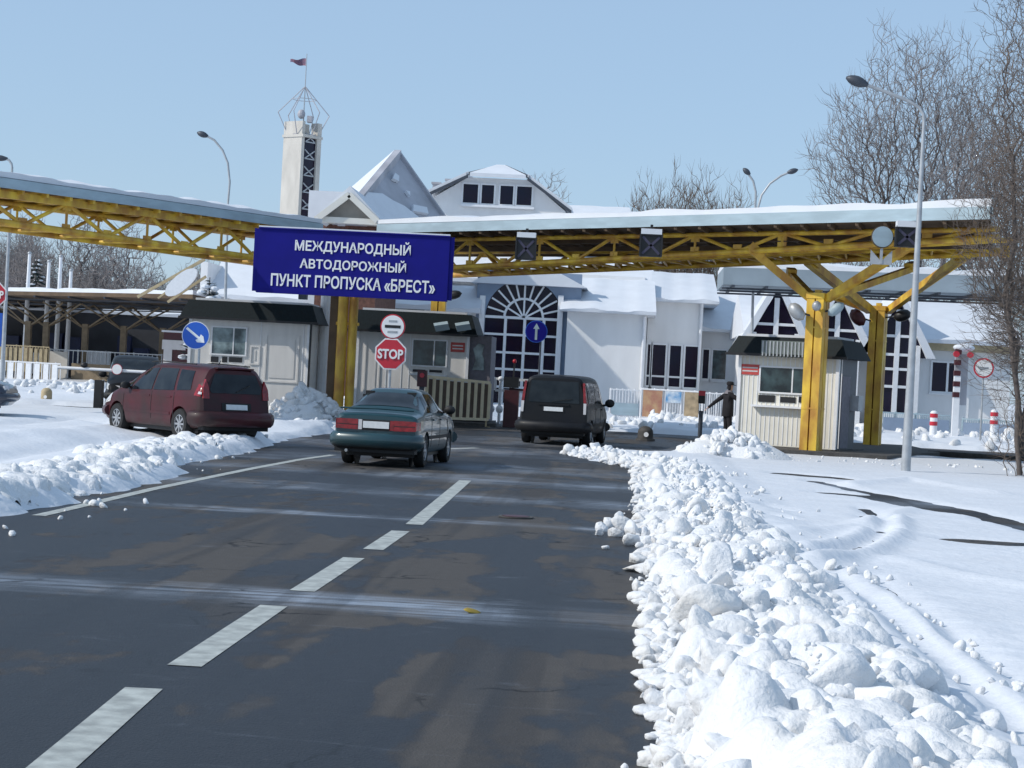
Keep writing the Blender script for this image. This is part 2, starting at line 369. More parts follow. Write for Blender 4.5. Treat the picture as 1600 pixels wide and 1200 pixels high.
tag(sheet('snow_ground', xs, ys, ZZ, 'snow'), kind='structure')

# asphalt: dry worn lanes, wet dark areas, frost and salt streaks across the road
m = bpy.data.materials.new('asphalt'); m.use_nodes = True; n, l = m.node_tree.nodes, m.node_tree.links; b = n['Principled BSDF']
tc = n.new('ShaderNodeTexCoord'); P0 = tc.outputs['Object']
def nz(scale, detail=5, st=(1, 1, 1), dist=0.0, rough=.55):
    mp = n.new('ShaderNodeMapping'); mp.inputs['Scale'].default_value = st; l.new(P0, mp.inputs[0])
    t = n.new('ShaderNodeTexNoise'); t.inputs['Scale'].default_value = scale; t.inputs['Detail'].default_value = detail
    t.inputs['Distortion'].default_value = dist; t.inputs['Roughness'].default_value = rough; l.new(mp.outputs[0], t.inputs['Vector']); return t.outputs['Fac']
def mth(op, a, b_=None, c_=None, clamp=False):
    q = n.new('ShaderNodeMath'); q.operation = op; q.use_clamp = clamp
    for i, v in enumerate((a, b_, c_)):
        if v is None: continue
        if isinstance(v, (int, float)): q.inputs[i].default_value = v
        else: l.new(v, q.inputs[i])
    return q.outputs[0]
def step(x, lo, hi):
    q = n.new('ShaderNodeMapRange'); q.interpolation_type = 'SMOOTHSTEP'; l.new(x, q.inputs[0]); q.inputs[1].default_value = lo; q.inputs[2].default_value = hi; return q.outputs[0]
def mixc(f, a, b_):
    q = n.new('ShaderNodeMix'); q.data_type = 'RGBA'
    l.new(f, q.inputs[0])
    for i, v in ((6, a), (7, b_)):
        if isinstance(v, tuple): q.inputs[i].default_value = (*v, 1)
        else: l.new(v, q.inputs[i])
    return q.outputs[2]
sx = n.new('ShaderNodeSeparateXYZ'); l.new(P0, sx.inputs[0]); X_, Y_ = sx.outputs[0], sx.outputs[1]
big = nz(.33, 3, (1.4, .55, 1), .6); edge = nz(2.6, 5, (1.2, .5, 1)); grain = nz(60, 3); grain2 = nz(9, 5)
# dry (warm grey) patches: broad blotches, with firm edges
dryv = mth('ADD', mth('MULTIPLY', big, .8), mth('MULTIPLY', edge, .28))
dry = step(dryv, .53, .58)
wear = step(nz(.9, 3, (1.6, .12, 1)), .42, .52)
dry = mth('MULTIPLY', dry, mth('ADD', mth('MULTIPLY', wear, .5), .5))
wet_col = mixc(grain2, (.020, .022, .027), (.032, .034, .039))
dry_col = mixc(grain2, (.068, .062, .057), (.094, .086, .080))
col = mixc(dry, wet_col, dry_col)
# tar seams running along the road
fr = None
for y0, wd, amp, tilt in ((14.2, .70, 1.15, .06), (22.9, .5, 1.0, .0), (27.6, 1.1, .8, .05), (32.5, 1.5, .75, .02), (37, 1.8, .7, .02), (45.0, 3.5, .6, .0), (53, 3.5, .5, 0)):
    yy = mth('SUBTRACT', mth('ADD', Y_, mth('MULTIPLY', X_, tilt)), y0)
    yy = mth('ADD', yy, mth('MULTIPLY', mth('SUBTRACT', nz(.8, 3, (.35, 1, 1)), .5), wd * 1.6))
    g = mth('SUBTRACT', 1.0, mth('DIVIDE', mth('ABSOLUTE', yy), wd), clamp=True)
    g = mth('MULTIPLY', mth('POWER', g, .8), amp)
    fr = g if fr is None else mth('MAXIMUM', fr, g)
strk = nz(3.0, 6, (.22, 2.6, 1), .3, .65)
frost = mth('MULTIPLY', mth('MULTIPLY', fr, step(strk, .32, .62)), mth('ADD', step(nz(.55, 5, (1, .7, 1), .6), .36, .62), .25), clamp=True)
col = mixc(mth('MULTIPLY', frost, .85), col, (.30, .35, .42))
spk = step(nz(26, 2), .66, .74)
col = mixc(mth('MULTIPLY', spk, .25), col, (.16, .15, .14))
agg = step(nz(140, 1), .60, .72); col = mixc(mth('MULTIPLY', agg, .30), col, (.12, .115, .11))
trk = step(nz(1.1, 4, (1.5, .05, 1)), .52, .60); col = mixc(mth('MULTIPLY', trk, .35), col, (.020, .022, .027))
vo = n.new('ShaderNodeTexVoronoi'); vo.feature = 'DISTANCE_TO_EDGE'; vo.inputs['Scale'].default_value = .42
wv = n.new('ShaderNodeVectorMath'); wv.operation = 'ADD'; nv = n.new('ShaderNodeTexNoise'); nv.inputs['Scale'].default_value = 1.6; nv.inputs['Detail'].default_value = 6; l.new(P0, nv.inputs['Vector']); l.new(P0, wv.inputs[0]); l.new(nv.outputs['Color'], wv.inputs[1]); l.new(wv.outputs[0], vo.inputs['Vector'])
crk = mth('SUBTRACT', 1.0, step(vo.outputs['Distance'], .002, .012)); crk = mth('MULTIPLY', crk, step(nz(.6, 3), .48, .58)); col = mixc(mth('MULTIPLY', crk, .8), col, (.012, .012, .013))
slt = step(nz(1.3, 7, (.6, 1.6, 1), .8, .7), .60, .74); col = mixc(mth('MULTIPLY', slt, .28), col, (.22, .24, .28))
l.new(col, b.inputs['Base Color'])
rg = mth('ADD', mth('MULTIPLY', dry, .28), .46); rg = mth('ADD', rg, mth('MULTIPLY', frost, .2)); l.new(rg, b.inputs['Roughness'])
b.inputs['Specular IOR Level'].default_value = .16
bp = n.new('ShaderNodeBump'); bp.inputs['Strength'].default_value = .55; bp.inputs['Distance'].default_value = .012
l.new(mth('ADD', grain, mth('MULTIPLY', grain2, .6)), bp.inputs['Height']); l.new(bp.outputs[0], b.inputs['Normal'])
MT['asphalt'] = m
# road grit in the ploughed snow nearest the asphalt
bm_ = MT['bank_snow']; n, l = bm_.node_tree.nodes, bm_.node_tree.links; pb = n['Principled BSDF']; src = pb.inputs['Base Color'].links[0].from_socket
tc = n.new('ShaderNodeTexCoord'); P0 = tc.outputs['Object']; sx = n.new('ShaderNodeSeparateXYZ'); l.new(P0, sx.inputs[0])
low = mth('SUBTRACT', 1.0, step(sx.outputs[2], .02, .22)); edge_d = mth('SUBTRACT', 1.0, step(sx.outputs[0], .2, .75))
gr = mth('MULTIPLY', step(nz(7, 6, (1, 1, 1), .4, .7), .52, .68), mth('ADD', mth('MULTIPLY', low, .55), mth('MULTIPLY', edge_d, .25)), clamp=True)
sp2 = mth('MULTIPLY', step(nz(55, 2), .67, .72), .35)
c1 = mixc(gr, src, (.42, .40, .38)); c1 = mixc(sp2, c1, (.40, .37, .34)); l.new(c1, pb.inputs['Base Color'])
tag(sheet('road', np.array([-40., -6.7, 0, .9, 40]), np.array([-60., 0, 20, 50, 92]), np.zeros((5, 5)), 'asphalt'), kind='structure')
MT['marking'] = mat('road_paint', (.50, .52, .48), .6, var=.4, scale=7, bump=.1, col2=(.30, .31, .29))
mk = MB()
def mark(p0, p1, hw):
    d = (Vector(p1) - Vector(p0)).normalized(); s_ = Vector((d.y, -d.x, 0)) * hw
    p0, p1 = Vector(p0), Vector(p1); z = Vector((0, 0, .004))
    mk.add([p0 - s_ + z, p0 + s_ + z, p1 + s_ + z, p1 - s_ + z], [(0, 1, 2, 3)])
for a, b_ in (((55, 1222), (225, 1076)), ((288, 1041), (428, 947)), ((472, 924), (553, 872)), ((583, 859), (626, 830)), ((647, 820), (727, 751))):
    q0, q1 = gp(*a), gp(*b_); mark(q0, q1, .10)
tag(mk.build('centre_line', 'marking'), kind='structure')
mk = MB()
pts = [gp(60, 806), gp(100, 797), gp(240, 764), gp(390, 733), gp(470, 718), gp(520, 711)]
for a, b_ in zip(pts[:-1], pts[1:]): mark(a, b_, .075)
mark(gp(690, 702), gp(745, 700), .12)
tag(mk.build('edge_line', 'marking'), kind='structure')

# ------------------------------------------------------------------ ploughed snow
def ico(sub):
    b = bmesh.new(); bmesh.ops.create_icosphere(b, subdivisions=sub, radius=1)
    v = np.array([q.co[:] for q in b.verts]); f = np.array([[q.index for q in p.verts] for p in b.faces]); b.free(); return v, f
ICO = {1: ico(1), 2: ico(2), 3: ico(3), 4: ico(4)}
def chunk(c, r, sub=2, flat=.8, cuts=7, sharp=.62):
    v, f = ICO[sub]; v = v.copy()
    for _ in range(cuts):
        d = rng.normal(size=3); d /= np.linalg.norm(d); k = rng.uniform(sharp - .15, sharp + .2)
        t = np.maximum(0, v @ d - k); v -= np.outer(t * .96, d)
    ph = rng.uniform(0, 6, 6)
    v *= (1 + .07 * np.sin(v[:, :1] * 4 + ph[0]) + .06 * np.sin(v[:, 1:2] * 5 + ph[1]) + .05 * np.sin(v[:, 2:] * 6 + ph[2] + v[:, :1] * 3))
    if sub >= 3: v *= 1 + .018 * np.sin(v[:, :1] * 13 + ph[3]) * np.sin(v[:, 1:2] * 15 + ph[4]) + .012 * np.sin(v[:, 2:] * 23 + ph[5] + v[:, :1] * 9)
    s_ = np.array([rng.uniform(.8, 1.3), rng.uniform(.75, 1.2), rng.uniform(.65, 1) * flat]); v *= s_
    q = rng.normal(size=4); q /= np.linalg.norm(q); a, b_, c_, d_ = q
    Rm = np.array([[1 - 2 * (c_ * c_ + d_ * d_), 2 * (b_ * c_ - a * d_), 2 * (b_ * d_ + a * c_)], [2 * (b_ * c_ + a * d_), 1 - 2 * (b_ * b_ + d_ * d_), 2 * (c_ * d_ - a * b_)], [2 * (b_ * d_ - a * c_), 2 * (c_ * d_ + a * b_), 1 - 2 * (b_ * b_ + c_ * c_)]])
    return v @ Rm.T * r + np.array(c), f
def merge(name, parts, m, smooth=40):
    vs, fs, k = [], [], 0
    for v, f in parts: vs.append(v); fs.append(f + k); k += len(v)
    co = np.concatenate(vs).astype(np.float32); f = np.concatenate(fs).astype(np.int32)
    me = bpy.data.meshes.new(name); me.vertices.add(len(co)); me.vertices.foreach_set('co', co.ravel())
    me.loops.add(f.size); me.loops.foreach_set('vertex_index', f.ravel()); w_ = f.shape[1]
    me.polygons.add(len(f)); me.polygons.foreach_set('loop_start', (np.arange(len(f)) * w_).astype(np.int32))
    me.polygons.foreach_set('use_smooth', np.ones(len(f), bool)); me.update(); me.validate()
    me.materials.append(MT[m]); o = bpy.data.objects.new(name, me); C.objects.link(o); return o
BC = [(4, 1.10), (36, 1.08), (40, 1.0), (43, .2), (46, -.9), (48, -.4)]           # bank centre line X(Y)
def bank_c(y): return np.interp(y, [q[0] for q in BC], [q[1] for q in BC])
def bank_w(y): return np.interp(y, [4, 36, 41, 45, 48], [.82, .82, .86, .8, .3])
def bank_h(x, y):
    t = (x - bank_c(y)) / bank_w(y)
    a = np.clip(1 - np.abs(t) ** 2.2, 0, 1)
    return a * (.20 + .07 * wob(x, y, .8, 2.0) + .05 * wob(x, y, 2.3, 1.0)) * np.interp(y, [4, 40, 47, 48.5], [1, .95, .7, .2])
parts = []
# base heap under the lumps
bx = np.linspace(-1, 1, 40); by = np.geomspace(5, 48, 330)
BXX, BYY = np.meshgrid(bx, by); bX = bank_c(BYY) + BXX * bank_w(BYY) * 1.02
bZ = bank_h(bX, BYY) - .03
for _ in range(900):
    yc = 5 * (48 / 5) ** rng.uniform(0, 1); xc = bank_c(yc) + bank_w(yc) * rng.uniform(-.95, .95); r = rng.uniform(.08, .26)
    d2 = ((bX - xc) ** 2 + (BYY - yc) ** 2) / r ** 2
    bZ += np.where(d2 < 1, np.sqrt(np.clip(1 - d2, 0, 1)) * r * rng.uniform(.15, .4), 0)
bZ = np.minimum(bZ, .62)
idx = np.arange(bX.size).reshape(bX.shape)
bf = np.stack([idx[:-1, :-1], idx[:-1, 1:], idx[1:, 1:], idx[1:, :-1]], -1).reshape(-1, 4)
bf = np.concatenate([bf[:, [0, 1, 2]], bf[:, [0, 2, 3]]])
parts.append((np.stack([bX, BYY, bZ], -1).reshape(-1, 3), bf))
for i in range(4200):
    y = 6.5 * (48 / 6.5) ** (rng.uniform(0, 1) ** .9); t = rng.uniform(-1.02, 1.0)
    x = bank_c(y) + bank_w(y) * t
    r = min(.20, .037 * math.exp(rng.normal(.2, .75))) * (1.1 if y < 16 else .9)
    if abs(t) > .8: r = min(r, .10)
    z = float(bank_h(x, y)) + r * rng.uniform(-.25, .3)
    parts.append(chunk((x, y, max(z, r * .35)), r, 3 if (y < 17 and r > .08) else 2))
# ragged slush tongues along the asphalt edge
for i in range(420):
    y = 7 * (45 / 7) ** rng.uniform(0, 1); x = bank_c(y) - bank_w(y) - rng.uniform(-.10, .10); r = min(.13, .04 * math.exp(rng.normal(.2, .5)))
    v, f = chunk((0, 0, 0), 1, 2, .8, 6); v = v * np.array([r * rng.uniform(.8, 1.7), r * rng.uniform(.7, 1.4), r * .75]) + np.array([x, y, r * .25]); parts.append((v, f))
# crumbs fallen onto the road and the field
for i in range(130):
    y = 7 * (44 / 7) ** rng.uniform(0, 1)
    if rng.uniform() < .72: x = bank_c(y) + bank_w(y) + abs(rng.normal(0, .45)); r = min(.08, .02 * math.exp(abs(rng.normal(0, .7))))
    else: x = bank_c(y) - bank_w(y) - abs(rng.normal(0, .12)); r = rng.uniform(.015, .04)
    parts.append(chunk((x, y, max(0, float(snow_z(x, y))) + r * .4), r, 2))
for i in range(3800):
    y = 6.5 * (40 / 6.5) ** rng.uniform(0, 1); t = rng.uniform(-1.05, 1.05); x = bank_c(y) + bank_w(y) * t; r = min(.04, .012 * math.exp(abs(rng.normal(0, .6))))
    parts.append(chunk((x, y, max(.0, float(bank_h(x, y))) + rng.uniform(-.01, .12) * (1 - abs(t)) + r * .3), r, 1, .8, 2))
# fallen slab of slush on the asphalt beside the bank
for px, py, r in ((965, 815, .14), (972, 828, .16), (962, 838, .11), (940, 830, .10), (952, 824, .12), (935, 836, .06), (945, 858, .05), (985, 852, .12), (990, 835, .16)):
    g = gp(px, py); parts.append(chunk((g.x, g.y, r * .3), r, 2, .7))
tag(merge('snow_bank', parts, 'bank_snow'), kind='stuff', label='lumpy ploughed snow bank along the right edge of the road', cat='snow')

def heap(name, label, px, Y, wd, dp, h, nchunk, rr=(.07, .2), cz=0.0):
    g = base(px, Y); ps = []
    th = np.linspace(0, 2 * math.pi, 48, endpoint=False); rad = np.linspace(0, 1, 18)
    T, Q = np.meshgrid(th, rad); wobr = 1 + .16 * np.sin(T * 3 + px) + .1 * np.sin(T * 5 + 1)
    x = g.x + Q * np.cos(T) * wd / 2 * wobr; y = g.y + Q * np.sin(T) * dp / 2 * wobr
    z = h * np.clip(1 - Q ** 1.5, 0, 1) * (1 + .2 * wob(x, y, 1.5, px)) + .02 + cz
    idx = np.arange(x.size).reshape(x.shape); nx_ = np.roll(idx, -1, axis=1)
    f = np.stack([idx[:-1], nx_[:-1], nx_[1:], idx[1:]], -1).reshape(-1, 4); f = np.concatenate([f[:, [0, 1, 2]], f[:, [0, 2, 3]]])
    ps.append((np.stack([x, y, z], -1).reshape(-1, 3), f))
    for _ in range(nchunk):
        t, q = rng.uniform(0, 6.28), math.sqrt(rng.uniform(0, 1)); r = rng.uniform(*rr) * (1.2 - .5 * q)
        cx, cy = g.x + q * math.cos(t) * wd / 2, g.y + q * math.sin(t) * dp / 2
        ps.append(chunk((cx, cy, h * max(0, 1 - q ** 1.5) + r * rng.uniform(-.1, .5) + cz), r, 2))
    return tag(merge(name, ps, 'bank_snow'), label, 'snow pile')
heap('snow_pile', 'high heap of ploughed snow in front of the cream booth', 1140, 49.5, 2.9, 2.6, .62, 160)
heap('snow_pile', 'heap of broken snow lumps at the foot of the yellow twin column', 478, 61.5, 2.9, 2.6, 1.0, 190, (.09, .22))
heap('snow_pile', 'low ridge of snow lumps right behind the maroon minivan', 478, 52.5, 2.0, 2.0, .22, 70, (.06, .15))
# left roadside: crumbled windrow
ps = []
LXp = lambda y: np.interp(y, [0, 20, 26, 30, 34, 39, 46], [-6.7, -6.7, -6.75, -7.15, -7.7, -8.0, -8.5])
uy = np.geomspace(13, 42, 420); ux = np.linspace(-.05, 2.3, 70)
UX, UY = np.meshgrid(ux, uy); wX = LXp(UY) - UX; gz = np.maximum(snow_z(wX, UY), -.03)
lump = np.zeros_like(gz)
for i in range(3600):
    yc = 13 * (42 / 13) ** rng.uniform(0, 1); off = abs(rng.normal(.45, .5)); r = min(.26, .062 * math.exp(rng.normal(.1, .6))) * np.interp(off, [0, .3, 2.3], [.5, 1, .8])
    if rng.uniform() < .72 and math.sin(yc * .9) + math.sin(yc * 2.1 + 1) < .35: continue
    cx = float(LXp(yc)) - off; k0, k1 = np.searchsorted(uy, [yc - r, yc + r]); sl_ = slice(max(0, k0 - 1), k1 + 1)
    el = rng.uniform(.6, 1.5); d2 = ((wX[sl_] - cx) ** 2 * el + (UY[sl_] - yc) ** 2 / el) / r ** 2 + .25 * wob(wX[sl_], UY[sl_], 6.0, i * .7)
    lump[sl_] = np.maximum(lump[sl_], np.where(d2 < 1, np.clip(1 - d2, 0, 1) ** .5 * r * rng.uniform(.15, .6), 0))
edge_ = np.clip((2.3 - UX) / .5, 0, 1) * np.clip((42 - UY) / 2, 0, 1) * np.clip((UY - 13) / 1, 0, 1)
wZ = np.where(lump > .012, gz + .01 + lump * edge_ + .012 * wob(wX, UY, 8.0, 1.0), gz - .02)
idx = np.arange(wX.size).reshape(wX.shape); f = np.stack([idx[:-1, :-1], idx[:-1, 1:], idx[1:, 1:], idx[1:, :-1]], -1).reshape(-1, 4); f = np.concatenate([f[:, [0, 1, 2]], f[:, [0, 2, 3]]])
ps.append((np.stack([wX, UY, wZ], -1).reshape(-1, 3), f))
for i in range(170):
    y = 13 * (42 / 13) ** rng.uniform(0, 1); x = float(LXp(y)) - rng.normal(.5, .6); r = min(.12, .035 * math.exp(rng.normal(0, .6)))
    ps.append(chunk((x, y, max(0, float(snow_z(x, y))) + r * .2), r, 2, .75, 6, .62))
tag(merge('snow_windrow', ps, 'bank_snow'), kind='stuff', label='crumbled snow windrow along the left edge line', cat='snow')
# lumps on the far snow between the booths and the terminal
ps = []
for i in range(600):
    y = rng.uniform(70, 90); x = rng.uniform(-1, 26) if rng.uniform() < .6 else rng.uniform(-28, -6)
    r = rng.uniform(.08, .3); ps.append(chunk((x, y, max(0, float(snow_z(x, y))) + r * .1), r, 2))
for i in range(70):
    x = rng.uniform(4, 14); y = rng.uniform(48.5, 53); r = min(.11, .03 * math.exp(abs(rng.normal(0, .6)))); ps.append(chunk((x, y, max(0, float(snow_z(x, y))) + r * .1), r, 2))
tag(merge('far_snow_lumps', ps, 'bank_snow'), kind='stuff', label='trampled lumpy snow in front of the terminal', cat='snow')
# single big blocks on top of the near bank
def block(label, px, py, Y, r, seedflat=.9, cuts=7, sharp=.66):
    p = at(px, py, Y); v, f = chunk(tuple(p), r, 4, seedflat, cuts, sharp)
    tag(merge('snow_block', [(v, f)], 'bank_snow'), label, 'snow block')
block('upright angular snow block with a shaded right face on top of the bank', 1240, 915, 17.6, .27, 1.0, 8, .58)
block('round snow boulder lying alone at the right foot of the bank', 1385, 1065, 12.6, .17)
block('largest rounded snow block at the bottom edge of the bank', 1240, 1135, 9.9, .27)
block('smooth rounded snow block just below the upright angular block', 1225, 948, 15.8, .25)
# ------------------------------------------------------------------ canopies
UPV = Vector((0, 0, 1))
def px_on(px, A, B, z):                                 # point of line A-B (at height z) that stands in picture column px
    A, B = Vector((A[0], A[1], z)), Vector((B[0], B[1], z)); lo, hi = -1.0, 2.0
    f = lambda s: proj(A + (B - A) * s)[0] - px
    sgn = f(hi) > f(lo)
    for _ in range(50):
        mid = (lo + hi) / 2
        if (f(mid) > 0) == sgn: hi = mid
        else: lo = mid
    return A + (B - A) * lo
def slab(mb, a, b, c, d, z0, z1):                       # plan quad a b c d between two heights
    return mb.prism([(p[0], p[1], z0) for p in (a, b, c, d)], (0, 0, z1 - z0))
def snow_slab(name, quad, z, h, parent, sub=40):        # soft-edged snow layer over a plan quad
    a, b, c, d = [Vector((p[0], p[1], 0)) for p in quad]; nx, ny = sub, 10
    vs, fs = [], []
    for j in range(ny + 1):
        for i in range(nx + 1):
            u, v = i / nx, j / ny; p = a.lerp(b, u).lerp(d.lerp(c, u), v)
            e = min(u * 6, (1 - u) * 6, v * 4, (1 - v) * 4, 1)
            vs.append((p.x, p.y, z + h * (.55 + .45 * min(1, e)) * (1 + .18 * math.sin(p.x * 1.7 + 1.1 * math.sin(p.y * 2.3)) + .1 * math.sin(p.x * 5.1 + p.y * 3))))
    k = len(vs)
    idx = lambda i, j: j * (nx + 1) + i
    for j in range(ny):
        for i in range(nx): fs.append((idx(i, j), idx(i + 1, j), idx(i + 1, j + 1), idx(i, j + 1)))
    ring = [idx(i, 0) for i in range(nx)] + [idx(nx, j) for j in range(ny)] + [idx(i, ny) for i in range(nx, 0, -1)] + [idx(0, j) for j in range(ny, 0, -1)]
    for q in ring: vs.append((vs[q][0], vs[q][1], z))
    for i in range(len(ring)): j = (i + 1) % len(ring); fs.append((ring[i], ring[j], k + j, k + i))
    fs.append(tuple(range(k, k + len(ring))))
    mb = MB(); mb.add(vs, fs); return mb.build(name, 'roof_snow', parent, 60)
ZB = 6.35
def truss(mb, A, B, zt, zb0, zb1, nodes, r=.075, rc=.11, verts=True):
    """Warren truss from A to B: top chord at zt, bottom chord from zb0 to zb1, nodes = parameters of the top nodes"""
    A, B = Vector((A[0], A[1], 0)), Vector((B[0], B[1], 0))
    top = lambda s: (A + (B - A) * s) + UPV * zt
    bot = lambda s: (A + (B - A) * s) + UPV * (zb0 + (zb1 - zb0) * s)
    mb.tube(top(0), top(1), rc * .9, n=8); mb.tube(bot(0), bot(1), rc, n=10)
    for i, s in enumerate(nodes):
        h = (nodes[1] - nodes[0]) / 2
        for q in (s - h, s + h):
            if -.02 <= q <= 1.02: mb.tube(top(s), bot(q), r, n=7)
        if verts: mb.tube(top(s), bot(s), r * .7, n=6)
        dv = (B - A).normalized(); nv = Vector((dv.y, -dv.x, 0)) * .02                # gusset plates at the nodes
        for pp, dz in ((top(s), -.12), (bot(s), .12)) + (((bot(s + h), .12),) if s + h < 1 else ()): mb.obox(pp + UPV * dz, dv * .15, nv, UPV * .09)
    return mb
# right wing
PL = at(590, 363, 63.9); PR = at(1548, 346, 48.8)
cr = base(1266, 55.0); cr2 = base(1362, 65.0)
OFF = Vector((2.0, 7.8, 0)); OFR = Vector((2.0, 10.5, 0))
can = thing('road_canopy', 'right canopy wing with snow on top and a yellow truss on V-braced columns', 'canopy', (cr.x, cr.y, 0))
q = [PL.xy, PR.xy, (PR + OFR).xy, (PL + OFF).xy]
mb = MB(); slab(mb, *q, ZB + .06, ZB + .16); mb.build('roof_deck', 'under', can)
dirR = (PR - PL); dirR.z = 0; dirR.normalize(); nR = Vector((-dirR.y, dirR.x, 0))
mb = MB()
fz = .30
a, b = Vector((*PL.xy, ZB)), Vector((*PR.xy, ZB))
mb.prism([a - nR * .05, b - nR * .05, b - nR * .05 + UPV * (fz + .02), a - nR * .05 + UPV * fz], nR * .05)
bo = Vector((*(PR + OFR).xy, ZB)); ao = Vector((*(PL + OFF).xy, ZB))
mb.prism([bo + nR * .02, ao + nR * .02, ao + nR * .02 + UPV * fz, bo + nR * .02 + UPV * fz], nR * .05)
mb.prism([a, ao, ao + UPV * fz, a + UPV * fz], -dirR * .05); mb.prism([b, bo, bo + UPV * fz, b + UPV * fz], dirR * .05)
mb.build('fascia', 'fascia', can)
snow_slab('snow_cover', [p for p in q], ZB + .32, .30, can, 60)
mb = MB()                                                # joists under the deck
for i in range(26):
    s = (i + .5) / 26; p = a.lerp(b, s); p2 = ao.lerp(bo, s); mb.bar(p - UPV * .02, p2 - UPV * .02, .09, .14)
for s in (.3, .62, .9): mb.bar(a.lerp(ao, s) - UPV * .16, b.lerp(bo, s) - UPV * .16, .12, .14)
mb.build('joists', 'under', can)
TA = px_on(640, PL + nR * 1.3, PR + nR * 1.3, 5.4); TB = px_on(1560, PL + nR * 1.3, PR + nR * 1.3, 6.0)
Lr = (TB - TA).xy.length
s0 = (px_on(1222, TA, TB, 5.9) - TA).xy.length / Lr; bay = 3.15 / Lr
nodes = [s0 + bay * k for k in range(-6, 4) if 0 <= s0 + bay * k <= 1]
trR = MB(); truss(trR, TA, TB, ZB - .12, 5.22, 6.02, nodes, .055, .085)
trR.build('truss', 'yellow', can, 50)
TA2 = TA + nR * .9 ; TB2 = TB + nR * .9
tm = MB(); tm.tube((TA2.x, TA2.y, 5.26), (TB2.x, TB2.y, 6.04), .07, n=8); nq = 30
for i in range(nq):
    for u, v in ((i / nq, (i + 1) / nq), ((i + 1) / nq, i / nq)):
        p = TA.lerp(TB, u); q_ = TA2.lerp(TB2, v); tm.tube((p.x, p.y, 5.22 + .8 * u), (q_.x, q_.y, 5.26 + .78 * v), .03, n=5)
for s in np.linspace(.02, .98, 16):
    p = TA.lerp(TB, s); z_ = 5.22 + .8 * s; tm.tube((p.x, p.y, z_), (p.x + nR.x * .9, p.y + nR.y * .9, z_ + .04), .04, n=5)
tm.build('lattice', 'yellow', can, 50)
bt = MB()
BA = at(690, 431, 70.0); BB = at(1570, 395, 57.0)
truss(bt, BA, BB, ZB - .12, BA.z, BB.z, [i / 11 for i in range(0, 12)], .07, .10, False)
bt2 = Vector((nR.x, nR.y, 0)) * 1.6
bt.tube(BA - bt2 + UPV * .12, BB - bt2 + UPV * .05, .08, n=8)
for s in np.linspace(.02, .98, 23):
    p = BA.lerp(BB, s); bt.tube(p, p - bt2 + UPV * .09, .045, n=5)
    p2 = BA.lerp(BB, min(1, s + .045)); bt.tube(p, p2 - bt2 + UPV * .09, .04, n=5)
bt.build('truss', 'yellow', can, 50)
def column(P, h, parent, w_=.30, m='yellow', twist=0.0):
    mb = MB(); mb2 = mb                                  # four square tubes welded round a core
    for i in (-1, 1):
        for j in (-1, 1):
            x, y = P.x + i * w_ * .56, P.y + j * w_ * .56; hw = w_ * .47
            mb.box(x - hw, x + hw, y - hw, y + hw, 0, h)
    mb.box(P.x - w_ * .35, P.x + w_ * .35, P.y - w_ * .35, P.y + w_ * .35, 0, h + .1)
    for z in (1.3, 3.6): mb.box(P.x - w_ * 1.06, P.x + w_ * 1.06, P.y - w_ * 1.06, P.y + w_ * 1.06, z, z + .05)
    mb.box(P.x - w_ * 1.12, P.x + w_ * 1.12, P.y - w_ * 1.12, P.y + w_ * 1.12, h - .16, h)
    mb.box(P.x - w_ * 1.35, P.x + w_ * 1.35, P.y - w_ * 1.35, P.y + w_ * 1.35, 0, .06)
    ca_, sa_ = math.cos(twist), math.sin(twist); mb.v = [(P.x + (x - P.x) * ca_ - (y - P.y) * sa_, P.y + (x - P.x) * sa_ + (y - P.y) * ca_, z) for x, y, z in mb.v]
    return mb.build('column', m, parent)
h1 = at(1272, 458, 55.0).z
column(cr, h1, can, .245, twist=R(-26)); column(cr2, at(1368, 478, 65.0).z, can, .245, twist=R(-20))
def brace(P, Q, parent, m='yellow', w_=.2):
    mb = MB(); mb.bar(P, Q, w_, w_ * 1.1); d = (Vector(Q) - Vector(P)).normalized()
    mb.bar(Vector(Q) - d * .5 + UPV * .1, Vector(Q) + UPV * .1 , w_ * 1.6, w_ * 1.2)
    return mb.build('brace', m, parent)
top1 = Vector((cr.x, cr.y, h1 - .15))
fl = px_on(1172, TA, TB, 5.75); fl.z = 5.80
fr_ = px_on(1432, TA, TB, 5.95); fr_.z = 5.93
brace(top1 - dirR * .3, fl, can); brace(top1 + dirR * .3, fr_, can, w_=.19)
def bpt(s): return BA.lerp(BB, s)
r1 = bpt(.62); r2 = bpt(.86)
brace(top1 + Vector((-.1, .3, 0)), at(1235, 428, 60.5), can, w_=.17); brace(top1 + Vector((.2, .3, 0)), at(1430, 418, 60.0), can, w_=.17)
h2 = at(1368, 478, 65.0).z - .15; top2 = Vector((cr2.x, cr2.y, h2))
brace(top2 + Vector((-.3, 0, 0)), at(1262, 408, 62.0), can, w_=.24); brace(top2 + Vector((.3, 0, 0)), at(1508, 398, 60.0), can, w_=.2)
brace(top2 + Vector((-.3, .1, 0)), at(1298, 462, 64.8), can, w_=.2); brace(top2 + Vector((.3, .2, 0)), at(1530, 388, 66.0), can, w_=.2)
# centre column of this wing, behind the blue sign
c3 = base(676, 72.0); column(c3, 6.2, can, .26)
